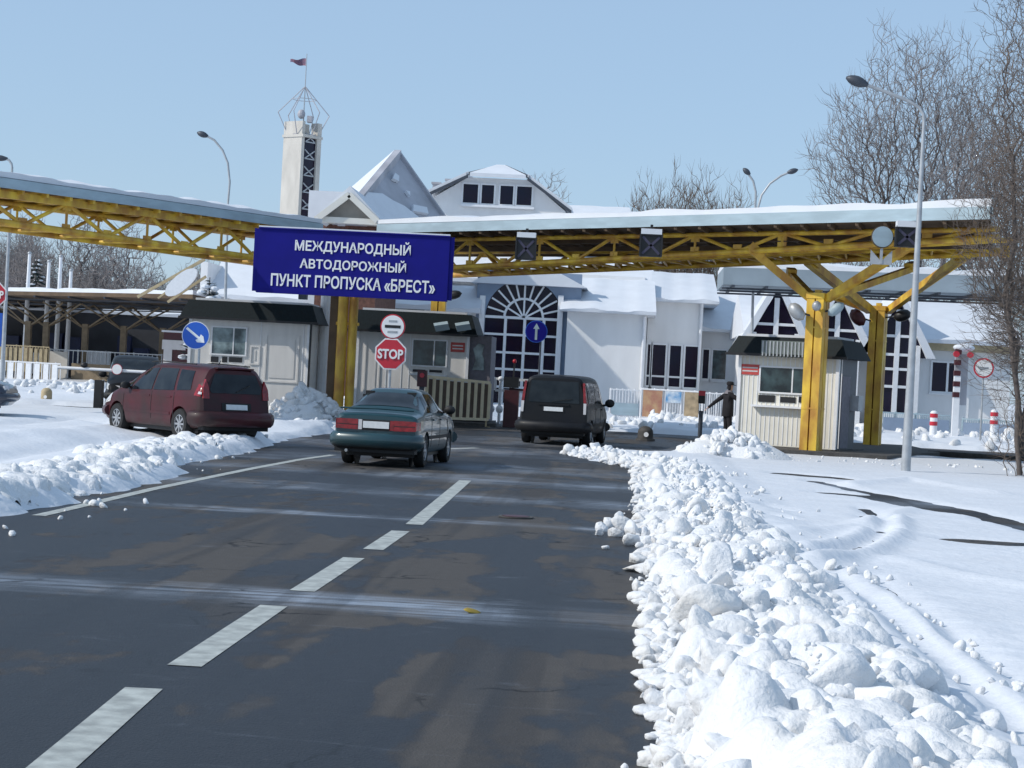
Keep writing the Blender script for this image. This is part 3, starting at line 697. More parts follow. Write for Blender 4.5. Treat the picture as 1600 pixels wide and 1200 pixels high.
# left wing
QL = at(-190, 276, 49.6); QR = at(503, 360, 64.6)
dL = (QR - QL); dL.z = 0; dL.normalize(); nL = Vector((-dL.y, dL.x, 0))
c1 = base(527, 63.0)
canL = thing('road_canopy', 'left canopy wing with snow on top, reaching out of the picture at left', 'canopy', (c1.x, c1.y, 0))
W2 = 3.0
q = [QL.xy, QR.xy, (QR + nL * W2).xy, (QL + nL * W2).xy]
mb = MB(); slab(mb, *q, ZB + .06, ZB + .16); mb.build('roof_deck', 'under', canL)
a, b = Vector((*QL.xy, ZB)), Vector((*QR.xy, ZB)); ao, bo = a + nL * W2, b + nL * W2; fz = .28
mb = MB(); mb.prism([a - nL * .05, b - nL * .05, b - nL * .05 + UPV * fz, a - nL * .05 + UPV * fz], nL * .05)
mb.prism([bo, ao, ao + UPV * fz, bo + UPV * fz], nL * .05); mb.prism([b, bo, bo + UPV * fz, b + UPV * fz], dL * .05); mb.prism([a, ao, ao + UPV * fz, a + UPV * fz], -dL * .05)
mb.build('fascia', 'fascia', canL)
snow_slab('snow_cover', q, ZB + .30, .25, canL, 60)
mb = MB()
for i in range(20):
    s = (i + .5) / 20; mb.bar(a.lerp(b, s) - UPV * .03, ao.lerp(bo, s) - UPV * .03, .09, .16)
mb.bar(a + nL * .3 - UPV * .15, b + nL * .3 - UPV * .15, .16, .2); mb.bar(ao - nL * .3 - UPV * .15, bo - nL * .3 - UPV * .15, .16, .2)
mb.build('joists', 'yellow', canL)
LA = QL + nL * .35; LB = QR + nL * .35; Ll = (LB - LA).xy.length
s1 = (px_on(346, LA, LB, 5.8) - LA).xy.length / Ll; s2 = (px_on(104, LA, LB, 5.8) - LA).xy.length / Ll; bay = (s1 - s2) / 2
nodes = [s1 + bay * k for k in (-4, -3, -2, -1, 0, 1) if -.02 < s1 + bay * k < 1.02]
mb = MB(); truss(mb, LA, LB, ZB - .16, 5.48, 5.2, nodes, .06, .105); mb.build('truss', 'yellow', canL, 50)
mb = MB(); truss(mb, LA + nL * 2.2, LB + nL * 2.2, ZB - .16, 5.5, 5.22, nodes, .055, .09)
for s in nodes + [x + bay / 2 for x in nodes]:
    if 0 < s < 1:
        p = LA.lerp(LB, s); z_ = 5.48 - .28 * s; mb.tube((p.x, p.y, z_), (p.x + nL.x * 2.2, p.y + nL.y * 2.2, z_ + .02), .05, n=6)
mb.build('truss', 'yellow', canL, 50)
mb = MB()                                               # twin column: brown pipe pair and a brighter pair
for k, (dx, dy, r) in enumerate(((.02, -.12, .17), (.36, -.05, .15))): mb.tube((c1.x + dx, c1.y + dy, 0), (c1.x + dx, c1.y + dy, 6.2), r, n=14)
mb.box(c1.x - .25, c1.x + .6, c1.y - .4, c1.y + .3, 0, .08); mb.box(c1.x - .2, c1.x + .55, c1.y - .1, c1.y + .1, 3.2, 3.3)
mb.build('column', 'yellow', canL, 40)
mb = MB(); mb.box(c1.x - .42, c1.x - .17, c1.y - .05, c1.y + .25, 0, 6.2); mb.build('column', 'under', canL)
for dx, zz in ((-2.6, 5.25), (2.2, 5.3)):
    brace(Vector((c1.x + .15, c1.y, 4.4)), Vector((c1.x + dx, c1.y + (-1.6 if dx < 0 else 1.2), zz)), canL, w_=.2)

# blue name sign of the crossing
SY = 59.6
A_, B_, C_, D_ = at(404, 357, SY), at(702, 372, SY), at(700, 468, SY), at(403, 455, SY)
cen = (A_ + B_ + C_ + D_) / 4; wd = (B_ - A_).length; ht = (A_ - D_).length
rv = Vector((1, 0, 0)); 
sg = thing('name_sign', 'long blue board with three lines of white lettering between the canopy wings', 'sign', (cen.x, cen.y, cen.z - ht / 2))
mb = MB(); mb.obox(cen, (wd / 2, 0, 0), (0, .09, 0), (0, 0, ht / 2)); mb.build('panel', 'blue_sign', sg)
mb = MB()
for z_ in (-1, 1): mb.bar(cen + Vector((-wd / 2, -.02, z_ * (ht / 2 + .02))), cen + Vector((wd / 2, -.02, z_ * (ht / 2 + .02))), .24, .04)
for z_ in (-1, 1): mb.bar(cen + Vector((z_ * (wd / 2 + .02), -.02, -ht / 2)), cen + Vector((z_ * (wd / 2 + .02), -.02, ht / 2)), .24, .04)
mb.build('frame', 'blue_sign', sg)
mb = MB(); mb.bar(cen + Vector((-wd / 2, -.03, ht / 2 + .06)), cen + Vector((wd / 2, -.03, ht / 2 + .06)), .18, .05); mb.build('snow_cover', 'roof_snow', sg)
mb = MB()
for z_ in (-.5, .5): mb.bar(cen + Vector((-2.0, .2, z_)), cen + Vector((2.6, .2, z_)), .12, .12)
for x_ in (-.05, .3): mb.bar(Vector((c1.x + x_, cen.y + .2, cen.z + .3)), Vector((c1.x + x_, c1.y, cen.z + .3)), .1, .1)
mb.build('bracket', 'dark_metal', sg)
mb = MB()
for s_, (tx, ty), wpx, hpx in (('МЕЖДУНАРОДНЫЙ', (552, 387), 183, 24), ('АВТОДОРОЖНЫЙ', (552, 415), 168, 22), ('ПУНКТ ПРОПУСКА «БРЕСТ»', (552, 443), 260, 20)):
    p = at(tx, ty, SY); k = SY / FPX
    text_into(mb, s_, (p.x, cen.y - .09, p.z), rv, UPV, wpx * k, hpx * k, Vector((0, -1, 0)), .022)
mb.build('lettering', 'white_sign', sg)

# lane lights hung on the front truss, floodlights on the columns
def lane_light(px, py, wpx, hpx, Y, label):
    p = at(px, py, Y); k = Y / FPX; w_, h = wpx * k / 2, hpx * k / 2
    t = thing('lane_light', label, 'traffic light', (p.x, p.y, p.z - h), 0, 'lane lights on the right canopy')
    mb = MB(); mb.box(p.x - w_, p.x + w_, p.y - .14, p.y + .16, p.z - h, p.z + h); mb.bar((p.x, p.y + .1, p.z + h), (p.x, p.y + .1, p.z + h + .3), .08, .08, (0, 1, 0)); mb.build('housing', 'black', t)
    mb = MB(); yy = p.y - .15; c = .78
    for s_ in (-1, 1): mb.bar((p.x - w_ * c * s_, yy, p.z - h * c), (p.x + w_ * c * s_, yy, p.z + h * c), .07, .02, (0, 1, 0))
    mb.build('signal_cross', MT['cross'], t)
    mb = MB(); mb.bar((p.x - w_, p.y - .17, p.z + h), (p.x + w_, p.y - .17, p.z + h), .05, .06); mb.box(p.x - w_ - .02, p.x - w_ + .03, p.y - .2, p.y - .14, p.z - h, p.z + h); mb.box(p.x + w_ - .03, p.x + w_ + .02, p.y - .2, p.y - .14, p.z - h, p.z + h); mb.build('visor', 'black', t)
    mb = MB(); mb.box(p.x - w_ * .95, p.x + w_ * .95, p.y - .2, p.y + .14, p.z + h + .005, p.z + h + .16); o = mb.build('snow_cover', 'roof_snow', t)
MT['cross'] = mat('unlit_signal', (.05, .045, .08), .5)
lane_light(822, 389, 31, 34, 58.4, 'dark square lane light capped with snow above the arched window')
lane_light(1017, 384, 34, 34, 55.3, 'dark square lane light capped with snow on the middle of the right truss')
lane_light(1416, 371, 34, 30, 50.4, 'dark square lane light capped with snow beside the round grey disc')
p = at(1379, 370, 50.6); t = thing('round_sign', 'round pale grey disc on a short stem hung from the right truss', 'sign', (p.x, p.y, p.z - .55))
mb = MB(); mb.disc(p, (0.1, -1, 0), .27, .03, 32); mb.build('disc', 'fascia', t)
mb = MB(); mb.lathe([(.27, -.03), (.30, -.03), (.30, .05), (.27, .05)], (p.x, p.y, p.z), 'y', 32) if False else mb.disc(p + Vector((-.004, .04, 0)), (.1, -1, 0), .295, .03, 32); mb.build('rim', 'under', t)
mb = MB(); mb.bar(p + Vector((0, .06, -.3)), p + Vector((0, .06, -.7)), .07, .05, (0, 1, 0)); mb.prism([p + Vector((-.28, .05, -.34)), p + Vector((0, .05, -.64)), p + Vector((.28, .05, -.34)), p + Vector((.28, .05, -.72)), p + Vector((-.28, .05, -.72))], (0, .03, 0)); mb.build('bracket', 'grey_metal', t)
def flood(px, py, Y, L, r, ang, m, label, to):
    p = at(px, py, Y); d = Vector((math.cos(ang), -.25, math.sin(ang))).normalized()
    t = thing('floodlight', label, 'floodlight', (p.x, p.y, p.z - r))
    mb = MB(); n_ = 9; pts = [p + d * (L * (i / (n_ - 1) - .5)) for i in range(n_)]
    mb.path(pts, [max(.01, r * math.sqrt(max(0, 1 - (2 * i / (n_ - 1) - 1) ** 2))) for i in range(n_)], 14); mb.build('lamp_head', m, t, 50)
    mb = MB(); mb.tube(p, Vector((to.x, to.y, p.z - .12)), .03, n=6); mb.build('arm', 'dark_metal', t)
flood(1245, 487, 54.6, .60, .19, R(-50), 'grey_metal', 'pale oval floodlight on the left of the front yellow column', cr)
flood(1306, 483, 54.6, .55, .15, R(42), 'fascia', 'pale oval floodlight pointing up on the right of the front yellow column', cr)
flood(1340, 496, 64.6, .68, .22, R(-50), 'dark_red', 'dark oval floodlight on the left of the rear dark column', cr2)
flood(707, 461, 71.5, .75, .17, R(12), 'black', 'dark oval floodlight at the lower right corner of the blue name sign', c3)
flood(1276, 478, 54.5, .3, .13, R(85), 'grey_metal', 'small grey lamp fixed to the front of the yellow column', cr)
flood(1410, 493, 64.6, .6, .2, R(20), 'black', 'black oval floodlight on the right of the rear dark column', cr2)

# second canopy behind the A-frame building's front
def far_canopy(name, label, pts, Y0, depth, zt, zb, cols, mfas='rear_fascia', ncol=5):
    (pl, pr) = pts; A, B = base(pl, Y0[0]), base(pr, Y0[1]); off = Vector((0, depth, 0))
    t = thing(name, label, 'canopy', (cols[0][0], cols[0][1], 0))
    q = [A.xy, B.xy, (B + off).xy, (A + off).xy]
    mb = MB(); slab(mb, *q, zb, zt); mb.build('roof_deck', mfas, t)
    snow_slab('snow_cover', q, zt, .34, t, 40)
    mb = MB()
    for s in np.linspace(.03, .97, 11):
        p = A.lerp(B, s); mb.bar(p + UPV * (zb - .05), p + off + UPV * (zb - .05), .1, .1)
    for k in (.12, .5, .9): mb.bar(A + off * k + UPV * (zb - .13), B + off * k + UPV * (zb - .13), .12, .08)
    mb.build('joists', 'dark_metal', t)  # dark steel colour puts the underside shade into the joists
    for x, y in cols:
        mb = MB(); mb.box(x - .16, x + .16, y - .16, y + .16, 0, zb - 1.3)
        for dx, dy in ((-2.2, -1), (2.2, -1), (-2.2, 1.5), (2.2, 1.5)): mb.bar((x, y, zb - 1.6), (x + dx, y + dy, zb - .2), .08, .08)
        mb.build('column', 'shade_board_tan', t)
    return t
b1 = base(1440, 86.0); b2 = base(1620, 84.0)
far_canopy('rear_canopy', 'broad grey snow-topped canopy behind the V-braced right columns', (1118, 1700), (84.0, 80.5), 6, 7.05, 6.3, [(base(1640, 85).x, 85)])
f1, f2, f3 = base(129, 106), base(189, 106), base(250, 106)
far_canopy('rear_canopy', 'low snow-edged canopy on tan posts behind the flagpoles at left', (-250, 293), (112.0, 93.0), 20, 5.02, 4.82, [(f1.x, 106), (f2.x, 106), (f3.x, 106), (base(68, 106).x, 106), (base(40, 106).x, 106)], 'under')  # dark slab, run on past the left edge, deepens the shade beneath
# ------------------------------------------------------------------ buildings
def X(px, py, Y): return at(px, py, Y).x
def Zp(px, py, Y): return at(px, py, Y).z
def wallbox(name, t, x0, x1, y0, y1, z0, z1, m):
    mb = MB(); mb.box(x0, x1, y0, y1, z0, z1); return mb.build(name, m, t)
def gable_roof_x(t, x0, x1, y0, ze, y1, zr, th=.28, y2=None, label=None, name='roof', m='roof_snow', side=0.0):
    """ridge along x: eave at y0/ze, ridge at y1/zr, falls away behind to y2"""
    y2 = y2 or 2 * y1 - y0
    mb = MB()
    vs, fs = [], []
    n = 14
    for i in range(n + 1):
        u = i / n; x = x0 + (x1 - x0) * u; j = .05 * math.sin(x * 2.1) + .03 * math.sin(x * 5.3)
        xr = x + side * (0.5 - u) * 2
        vs += [(x, y0 - .02, ze - th), (x, y0 - .06 + j * .6, ze - .02 + j), (x, y0 + .12, ze + .06 + j), (xr, y1, zr + j * .4), (x, y2, ze), (x, y2, ze - th)]
    for i in range(n):
        for k in range(6): a, b = i * 6 + k, i * 6 + (k + 1) % 6; fs.append((a, b, b + 6, a + 6))
    fs.append(tuple(range(6))); fs.append(tuple(n * 6 + k for k in range(6))[::-1])
    mb.add(vs, fs); o = mb.build(name, m, t, 35)
    if label: o['label'] = label
    return o
def window(t, x0, x1, z0, z1, y, bars=(), hb=(), fr=.09, m='glass', frm='white_paint', sill=True):
    mb = MB()
    for q in ((x0 - fr, x0, z0 - fr, z1 + fr), (x1, x1 + fr, z0 - fr, z1 + fr)): mb.box(q[0], q[1], y - .09, y + .02, q[2], q[3])
    for q in ((x0, x1, z1, z1 + fr), (x0, x1, z0 - fr, z0)): mb.box(q[0], q[1], y - .088, y + .02, q[2], q[3])
    for x in bars: mb.box(x - fr * .6, x + fr * .6, y - .085, y + .02, z0, z1)
    for z in hb: mb.box(x0, x1, y - .08, y + .02, z - fr * .5, z + fr * .5)
    f = mb.build('window', frm, t)
    mb = MB(); mb.box(x0, x1, y - .03, y - .005, z0, z1); mb.build('pane', m, f)
    if sill:
        mb = MB(); mb.box(x0 - fr * 1.6, x1 + fr * 1.6, y - .16, y + .02, z0 - fr - .07, z0 - fr - .003); mb.build('sill', frm, f)
    return f
# white terminal with the arched window
tb = base(815, 104)
ter = thing('terminal_building', 'white terminal with a tall arched window under snowy roofs and a four-window dormer', 'building', (tb.x, tb.y, 0))
# centre bay
Yc = 102.0
xl, xr = X(742, 520, Yc), X(905, 520, Yc); zt = Zp(815, 424, Yc)
ax0, ax1 = X(757, 510, Yc), X(878, 510, Yc); acx = (ax0 + ax1) / 2; ar = (ax1 - ax0) / 2; asp = Zp(815, 497, Yc)
mb = MB(); nseg = 24                                    # wall with an arched opening
arc = [(acx + ar * math.cos(math.pi * i / nseg), asp + ar * math.sin(math.pi * i / nseg)) for i in range(nseg + 1)]
outer = [(xr, 0.0), (xr, zt), (xl, zt), (xl, 0.0)]
half1 = [(xr, 0), (xr, zt), (acx, zt)] + [arc[nseg // 2 - i] for i in range(nseg // 2 + 1)] + [(ax1, 0)]
half2 = [(xl, 0), (ax0, 0)] + [arc[nseg - i] for i in range(nseg // 2 + 1)] + [(acx, zt), (xl, zt)]
for h in (half1, half2): mb.prism([(x, Yc, z) for x, z in h], (0, .5, 0))
mb.build('wall', 'blue_wall', ter)
mb = MB(); mb.box(xl, xr, Yc + 5, Yc + 9, 0, zt); mb.build('wall', 'white_wall', ter)
aw = MB()
def arcbar(r, wd_, y, a0=0, a1=180, n=20, dp=.1):
    for i in range(n):
        t0, t1 = R(a0 + (a1 - a0) * i / n), R(a0 + (a1 - a0) * (i + 1) / n)
        aw.bar((acx + r * math.cos(t0), y, asp + r * math.sin(t0)), (acx + r * math.cos(t1), y, asp + r * math.sin(t1)), dp, wd_, (0, 1, 0)) if False else \
        aw.prism([(acx + (r + s * wd_ / 2) * math.cos(t), y, asp + (r + s * wd_ / 2) * math.sin(t)) for t, s in ((t0, -1), (t0, 1), (t1, 1), (t1, -1))], (0, dp, 0))
arcbar(ar * .5, .12, Yc - .02)
for k in range(13):
    t = math.pi * k / 12; r0 = 0.02 if k % 2 == 0 and 2 <= k <= 10 else ar * .5
    if k in (0, 12): continue
    aw.bar((acx + r0 * math.cos(t), Yc + .03, asp + r0 * math.sin(t)), (acx + ar * .97 * math.cos(t), Yc + .03, asp + ar * .97 * math.sin(t)), .095, .09, (0, 1, 0))
aw.box(ax0, ax1, Yc, Yc + .09, asp - .07, asp + .07)
for px in (788, 818, 848): xx = X(px, 540, Yc); aw.box(xx - .075, xx + .075, Yc - .004, Yc + .08, 0, asp)
for py in (524, 552, 578, 606): zz = Zp(818, py, Yc); aw.box(ax0, ax1, Yc + .004, Yc + .085, zz - .06, zz + .06)
o = aw.build('arched_window', 'white_paint', ter)
mb = MB(); mb.prism([(acx + ar * math.cos(math.pi * i / nseg), Yc + .12, asp + ar * math.sin(math.pi * i / nseg)) for i in range(nseg + 1)] + [(ax0, Yc + .12, 0), (ax1, Yc + .12, 0)], (0, .05, 0)); mb.build('pane', 'glass', o)
for px in (752, 874):                                    # white piers either side
    xx = X(px, 520, Yc); wallbox('pier', ter, xx - .14, xx + .14, Yc - .35, Yc, 0, Zp(px, 462, Yc), 'white_paint')
mb = MB()                                                # quoins beside the bay
for k in range(12):
    z_ = .25 + k * .47; xx = X(905, 540, Yc); mb.box(xx - (.38 if k % 2 else .2), xx + .05, Yc - .06, Yc + .2, z_, z_ + .3)
mb.build('quoins', 'white_wall', ter)
# little snowy awnings either side of the arch, gabled pediment over it
gable_roof_x(ter, X(692, 470, 101), X(752, 470, 101), 100.4, Zp(720, 482, 101), 104, Zp(720, 446, 104) , .2)
mb = MB(); zq = Zp(815, 428, Yc)
mb.prism([(xl - .3, Yc - .6, zq - .6), (xr + .3, Yc - .6, zq - .6), (acx, Yc - .6, zq + 1.0)], (0, 5, 0)); mb.build('roof', 'roof_snow', ter)
# left wing
Yl = 110.0; xw0, xw1 = X(322, 450, Yl), X(745, 450, Yl)
wallbox('wall', ter, xw0, xw1, Yl, Yl + 9, 0, Zp(360, 462, Yl), 'white_wall')
gable_roof_x(ter, xw0 - .1, xw1, Yl - .9, Zp(360, 461, Yl), Yl + 5, Zp(360, 402, Yl + 5), .3)
wallbox('gable_wall', ter, xw0 - .25, xw0 + .15, Yl - .5, Yl + 6, 0, Zp(322, 410, Yl), 'white_wall')
for a, b_ in ((553, 606), (616, 667)): window(ter, X(a + 3, 475, Yl - .02), X(b_ - 3, 475, Yl), Zp(580, 482, Yl), Zp(580, 471, Yl), Yl, m='pale_glass')
# right wing, three stepping blocks
Ya = 101.2; x0, x1 = X(884, 540, Ya), X(1009, 540, Ya)
wallbox('wall', ter, x0, x1, Ya, Ya + 10, 0, Zp(950, 487, Ya), 'white_wall')
gable_roof_x(ter, x0 - .4, x1 + .45, Ya - .75, Zp(950, 485, Ya), Ya + 5, Zp(950, 436, Ya + 5), .16, side=.1)
Yb = 105.0; x0, x1 = X(1010, 540, Yb), X(1095, 540, Yb)
wallbox('wall', ter, x0, x1, Yb, Yb + 10, 0, Zp(1060, 470, Yb), 'white_wall')
gable_roof_x(ter, x0, x1 + .85, Yb - .8, Zp(1060, 468, Yb), Yb + 5, Zp(1060, 426, Yb + 5), .18, side=.15)
mb = MB(); mb.tube((x1 - .06, Yb - .12, 0), (x1 - .06, Yb - .12, Zp(1095, 470, Yb)), .09, n=8); mb.tube((X(1007, 500, Ya), Ya - .1, 0), (X(1007, 500, Ya), Ya - .1, Zp(1007, 495, Ya)), .08, n=8); mb.build('downpipe', 'white_paint', ter)
for a, b_ in ((1000, 1012), (1019, 1039), (1046, 1063), (1070, 1090)):
    if a == 1000: a = 1011
    z0, z1 = Zp(1050, 604, Yb), Zp(1050, 540, Yb); window(ter, X(a, 570, Yb), X(max(b_, a + 4), 570, Yb), z0, z1, Yb, (), (Zp(1050, 589, Yb),), .1)
Yd = 108.0; x0, x1 = X(1095, 540, Yd), X(1168, 540, Yd)
wallbox('wall', ter, x0, x1, Yd, Yd + 9, 0, Zp(1130, 515, Yd), 'white_wall')
gable_roof_x(ter, x0, x1 + .5, Yd - .8, Zp(1130, 514, Yd), Yd + 6, Zp(1130, 452, Yd + 6), .2)
for a, b_ in ((1098, 1107), (1113, 1134)): window(ter, X(a, 570, Yd), X(b_, 570, Yd), Zp(1115, 592, Yd), Zp(1115, 547, Yd), Yd, m='glass' if a < 1100 else 'booth_glass')
# main roof behind
xm0, xm1 = X(640, 400, 114), X(1010, 400, 114)
wallbox('wall', ter, xm0, xm1, 112.5, 136, 0, Zp(800, 424, 113), 'white_wall')
gable_roof_x(ter, xm0 - .5, xm1 + .8, 111.8, Zp(800, 436, 112), 126, Zp(930, 322, 126), .3, side=2.0)
# dormer with four windows
Yo = 115.0
L0, Rr = X(688, 330, Yo), X(878, 330, Yo); zb_ = Zp(780, 345, Yo); cxm = X(776, 300, Yo); zap = Zp(770, 256, Yo); ztl = Zp(735, 277, Yo)
xa, xb = X(733, 280, Yo), X(825, 285, Yo)
wall_pts = [(L0 - .6, zb_), (Rr + .3, zb_), (Rr + .2, Zp(880, 330, Yo)), (xb + .05, ztl), (xa - .05, ztl), (L0 - .4, Zp(690, 308, Yo))]
mb = MB(); mb.prism([(x, Yo, z) for x, z in wall_pts], (0, 12, 0)); do = mb.build('dormer', 'white_wall', ter)
mb = MB()                                                # rake boards and roof planes
for p, q_ in (((xa, ztl), (L0 - .9, Zp(684, 309, Yo))), ((xb, ztl), (Rr + .6, Zp(886, 333, Yo)))):
    mb.prism([(p[0], Yo - .7, p[1] + .02), (q_[0], Yo - .7, q_[1] + .02), (q_[0], Yo - .7, q_[1] + .3), (p[0], Yo - .7, p[1] + .3)], (0, 13, 0))
mb.build('roof', 'roof_snow', do)
mb = MB()
for p, q_ in (((xa, ztl), (L0 - .9, Zp(684, 309, Yo))), ((xb, ztl), (Rr + .6, Zp(886, 333, Yo)))): mb.bar((p[0], Yo - .76, p[1] + .04), (q_[0], Yo - .76, q_[1] + .04), .08, .22, (0, 1, 0)) if False else mb.prism([(p[0], Yo - .8, p[1] - .1), (q_[0], Yo - .8, q_[1] - .1), (q_[0], Yo - .8, q_[1] + .1), (p[0], Yo - .8, p[1] + .1)], (0, .09, 0))
for x_a, x_b, z_a, z_b in ((xa - .1, cxm - .1, ztl, zap), (xb + .1, cxm + .3, ztl, zap)): mb.prism([(x_a, Yo + .2 - .95, z_a), (x_b, Yo + 2.0, z_b), (x_b, Yo + 2.0, z_b + .2), (x_a, Yo - .75, z_a + .2)], (0, .12, 0))
mb.build('bargeboard', 'dark_metal', do)
mb = MB()                                                # jerkin-head: sloping snow facet
mb.add([(xa + .1, Yo - .85, ztl - .02), (xb - .1, Yo - .85, ztl - .02), (cxm + .35, Yo + 1.9, zap + .02), (cxm - .25, Yo + 1.9, zap + .02), (xa + .1, Yo - .85, ztl + .2), (xb - .1, Yo - .85, ztl + .2), (cxm + .3, Yo + 1.7, zap + .16), (cxm - .2, Yo + 1.7, zap + .16)],
       [(0, 1, 5, 4), (4, 5, 6, 7), (1, 2, 6, 5), (3, 0, 4, 7), (0, 3, 2, 1), (2, 3, 7, 6)]); mb.build('roof', 'roof_snow', do)
for a, b_ in ((724, 747), (753, 772), (782, 802), (808, 831)): window(do, X(a, 300, Yo), X(b_, 300, Yo), Zp((a + b_) / 2, 317 + (a - 724) * .045, Yo), Zp((a + b_) / 2, 288 + (a - 724) * .045, Yo), Yo, fr=.1)
mb = MB(); zz = Zp(776, 322, Yo); mb.prism([(X(722, 320, Yo), Yo - .3, Zp(722, 321, Yo)), (X(835, 326, Yo), Yo - .3, Zp(835, 326, Yo)), (X(835, 326, Yo), Yo - .3, Zp(835, 320, Yo)), (X(722, 320, Yo), Yo - .3, Zp(722, 315, Yo))], (0, .3, 0)) if False else mb.box(X(721, 320, Yo), X(835, 322, Yo), Yo - .3, Yo - .1, Zp(776, 325, Yo), Zp(776, 321.5, Yo)); mb.build('sill', 'white_paint', do)
for px, py, hh in ((682, 288, .9), (703, 283, .5)):
    q_ = at(px, py, 121); mb = MB(); mb.box(q_.x - .22, q_.x + .22, q_.y - .22, q_.y + .22, q_.z - 2.4, q_.z); mb.box(q_.x - .3, q_.x + .3, q_.y - .3, q_.y + .3, q_.z, q_.z + .12); mb.build('chimney', 'lavender', ter)

# house with the pyramid roof between the two canopy wings
gb = base(548, 90)
hou = thing('gatehouse', 'brick house with a steep grey roof half cleared of snow and a small beige gable', 'building', (gb.x, gb.y, 0))
ap = at(622, 240, 100); nc = at(533, 344, 89); rc_ = at(722, 340, 99); lc = at(478, 346, 98); bc = Vector((rc_.x + lc.x - nc.x, rc_.y + lc.y - nc.y, 0))
zb_ = 8.6
for v in (nc, rc_, lc, bc): v.z = zb_
mb = MB(); mb.add([ap, nc, rc_, bc, lc], [(0, 1, 2), (0, 2, 3), (0, 3, 4), (0, 4, 1), (4, 3, 2, 1)]); mb.build('roof', 'lavender', hou)
mb = MB()                                                # snow on the sunny left facet
n1 = (lc - ap).cross(nc - ap).normalized(); n1 = n1 if n1.y < 0 else -n1
mb.prism([ap + n1 * .02, nc + n1 * .02, lc + n1 * .02], n1 * .25); mb.build('snow_cover', 'roof_snow', hou)
mb = MB(); mb.bar(ap, nc, .35, .4); mb.bar(ap + UPV * .05, rc_ + UPV * .05, .25, .25); mb.build('ridge_board', 'lavender', hou)
n2_ = (nc - ap).cross(rc_ - ap).normalized(); n2_ = n2_ if n2_.y < 0 else -n2_
def facet(u, v): return ap + (nc - ap) * (u * (1 - v)) + (rc_ - ap) * (u * v)
mb = MB()                                                # slid snow sheets and clods left on the shaded facet
for poly in (((.62, .02), (.60, .2), (.66, .36), (.70, .5), (.80, .64), (.92, .72), (1.0, .78), (1, .02)), ((.30, .30), (.33, .42), (.40, .42), (.38, .28)), ((.66, .62), (.66, .80), (.74, .78), (.74, .60)), ((.80, .82), (.78, .93), (.9, .95), (.93, .84)), ((.5, .55), (.5, .62), (.56, .6))):
    mb.prism([facet(u, v) + n2_ * .02 for u, v in poly], n2_ * .16)
mb.build('snow_patches', 'roof_snow', hou)
wallbox('wall', hou, at(497, 350, 91).x, at(592, 350, 91).x, 91, 99, 0, 8.75, 'brick')
g0, g1, g2 = at(500, 343, 88.5), at(592, 348, 88.5), at(549, 302, 88.5)
mb = MB(); mb.prism([g0, g1, g2], (0, 6.5, 0)); mb.build('gable_wall', 'tan_wall' if 'tan_wall' in MT else 'cream_wall', hou)
mb = MB()
for p, q_ in ((g2, g0), (g2, g1)):
    d = (q_ - p); mb.prism([p + Vector((0, -.5, -.05)), p + d * 1.06 + Vector((0, -.5, -.05)), p + d * 1.06 + Vector((0, -.5, .25)), p + Vector((0, -.5, .3))], (0, 7, 0))
mb.build('gable_roof', 'roof_snow', hou)
mb = MB(); mb.prism([g0 + Vector((-.2, -.45, -.14)), g1 + Vector((.2, -.45, -.14)), g1 + Vector((.2, -.45, .12)), g0 + Vector((-.2, -.45, .12))], (0, .4, 0))
for p, q_ in ((g2, g0), (g2, g1)):
    mb.bar(p + Vector((0, -.6, -.12)), q_ + Vector((0, -.6, .02)), .12, .28, (0, 0, 1))
mb.build('bargeboard', 'cream_wall', hou)
window(hou, X(512, 352, 91), X(524, 352, 91), 7.7, 8.3, 91, m='glass', sill=False); window(hou, X(545, 352, 91), X(560, 352, 91), 7.7, 8.3, 91, m='glass', sill=False)
wallbox('annex', hou, at(482, 320, 103).x, at(542, 320, 103).x, 103, 109, 0, at(500, 298, 103).z, 'roof_snow')

# concrete tower with flag
tw = base(452, 120)
to_ = thing('watch_tower', 'pale concrete tower with a wire crown and a flag mast', 'tower', (tw.x, tw.y, 0))
zt = Zp(475, 192, 120); w0 = .78
ca, sa = math.cos(R(-34)), math.sin(R(-34))
def rot(x, y): return (tw.x + x * ca - y * sa, tw.y + x * sa + y * ca)
mb = MB(); a = .84
for x0, x1, y0, y1 in ((-a, a * .9, -a, -a * .7), (-a, -a * .3, -a * .7, a), (a * .35, a, a * .55, a)):
    mb.prism([(*rot(x0, y0), 0), (*rot(x1, y0), 0), (*rot(x1, y1), 0), (*rot(x0, y1), 0)], (0, 0, zt))
mb.build('shaft', 'concrete', to_)
mb = MB(); mb.prism([(*rot(-.25, -.58), 0), (*rot(.7, -.58), 0), (*rot(.7, .455), 0), (*rot(-.25, .455), 0)], (0, 0, zt - 1.0)); gl = mb.build('glazing', 'glass', to_)
mb = MB()
for kk in range(8):
    z_ = 8.5 + kk * 1.05
    pa, pb = rot(.73, -.5), rot(.73, .4)
    mb.bar((*pa, z_), (*pb, z_ + .55), .05, .07); mb.bar((*pb, z_), (*pa, z_ + .55), .05, .07); mb.bar((*pa, z_), (*pb, z_), .05, .07)
mb.build('lattice', 'grey_metal', to_)
mb = MB(); mb.prism([(*rot(-.9, -.9), 0), (*rot(.9, -.9), 0), (*rot(.9, .9), 0), (*rot(-.9, .9), 0)], (0, 0, .12)); mb.v = [(x, y, z + zt - .95 if z > .05 else z + zt - 1.0) for x, y, z in mb.v]; mb.build('cornice', 'concrete', to_)
mb = MB(); r1 = 1.62; zc0, zc1 = zt + .55, zt + 2.3; cr8 = []
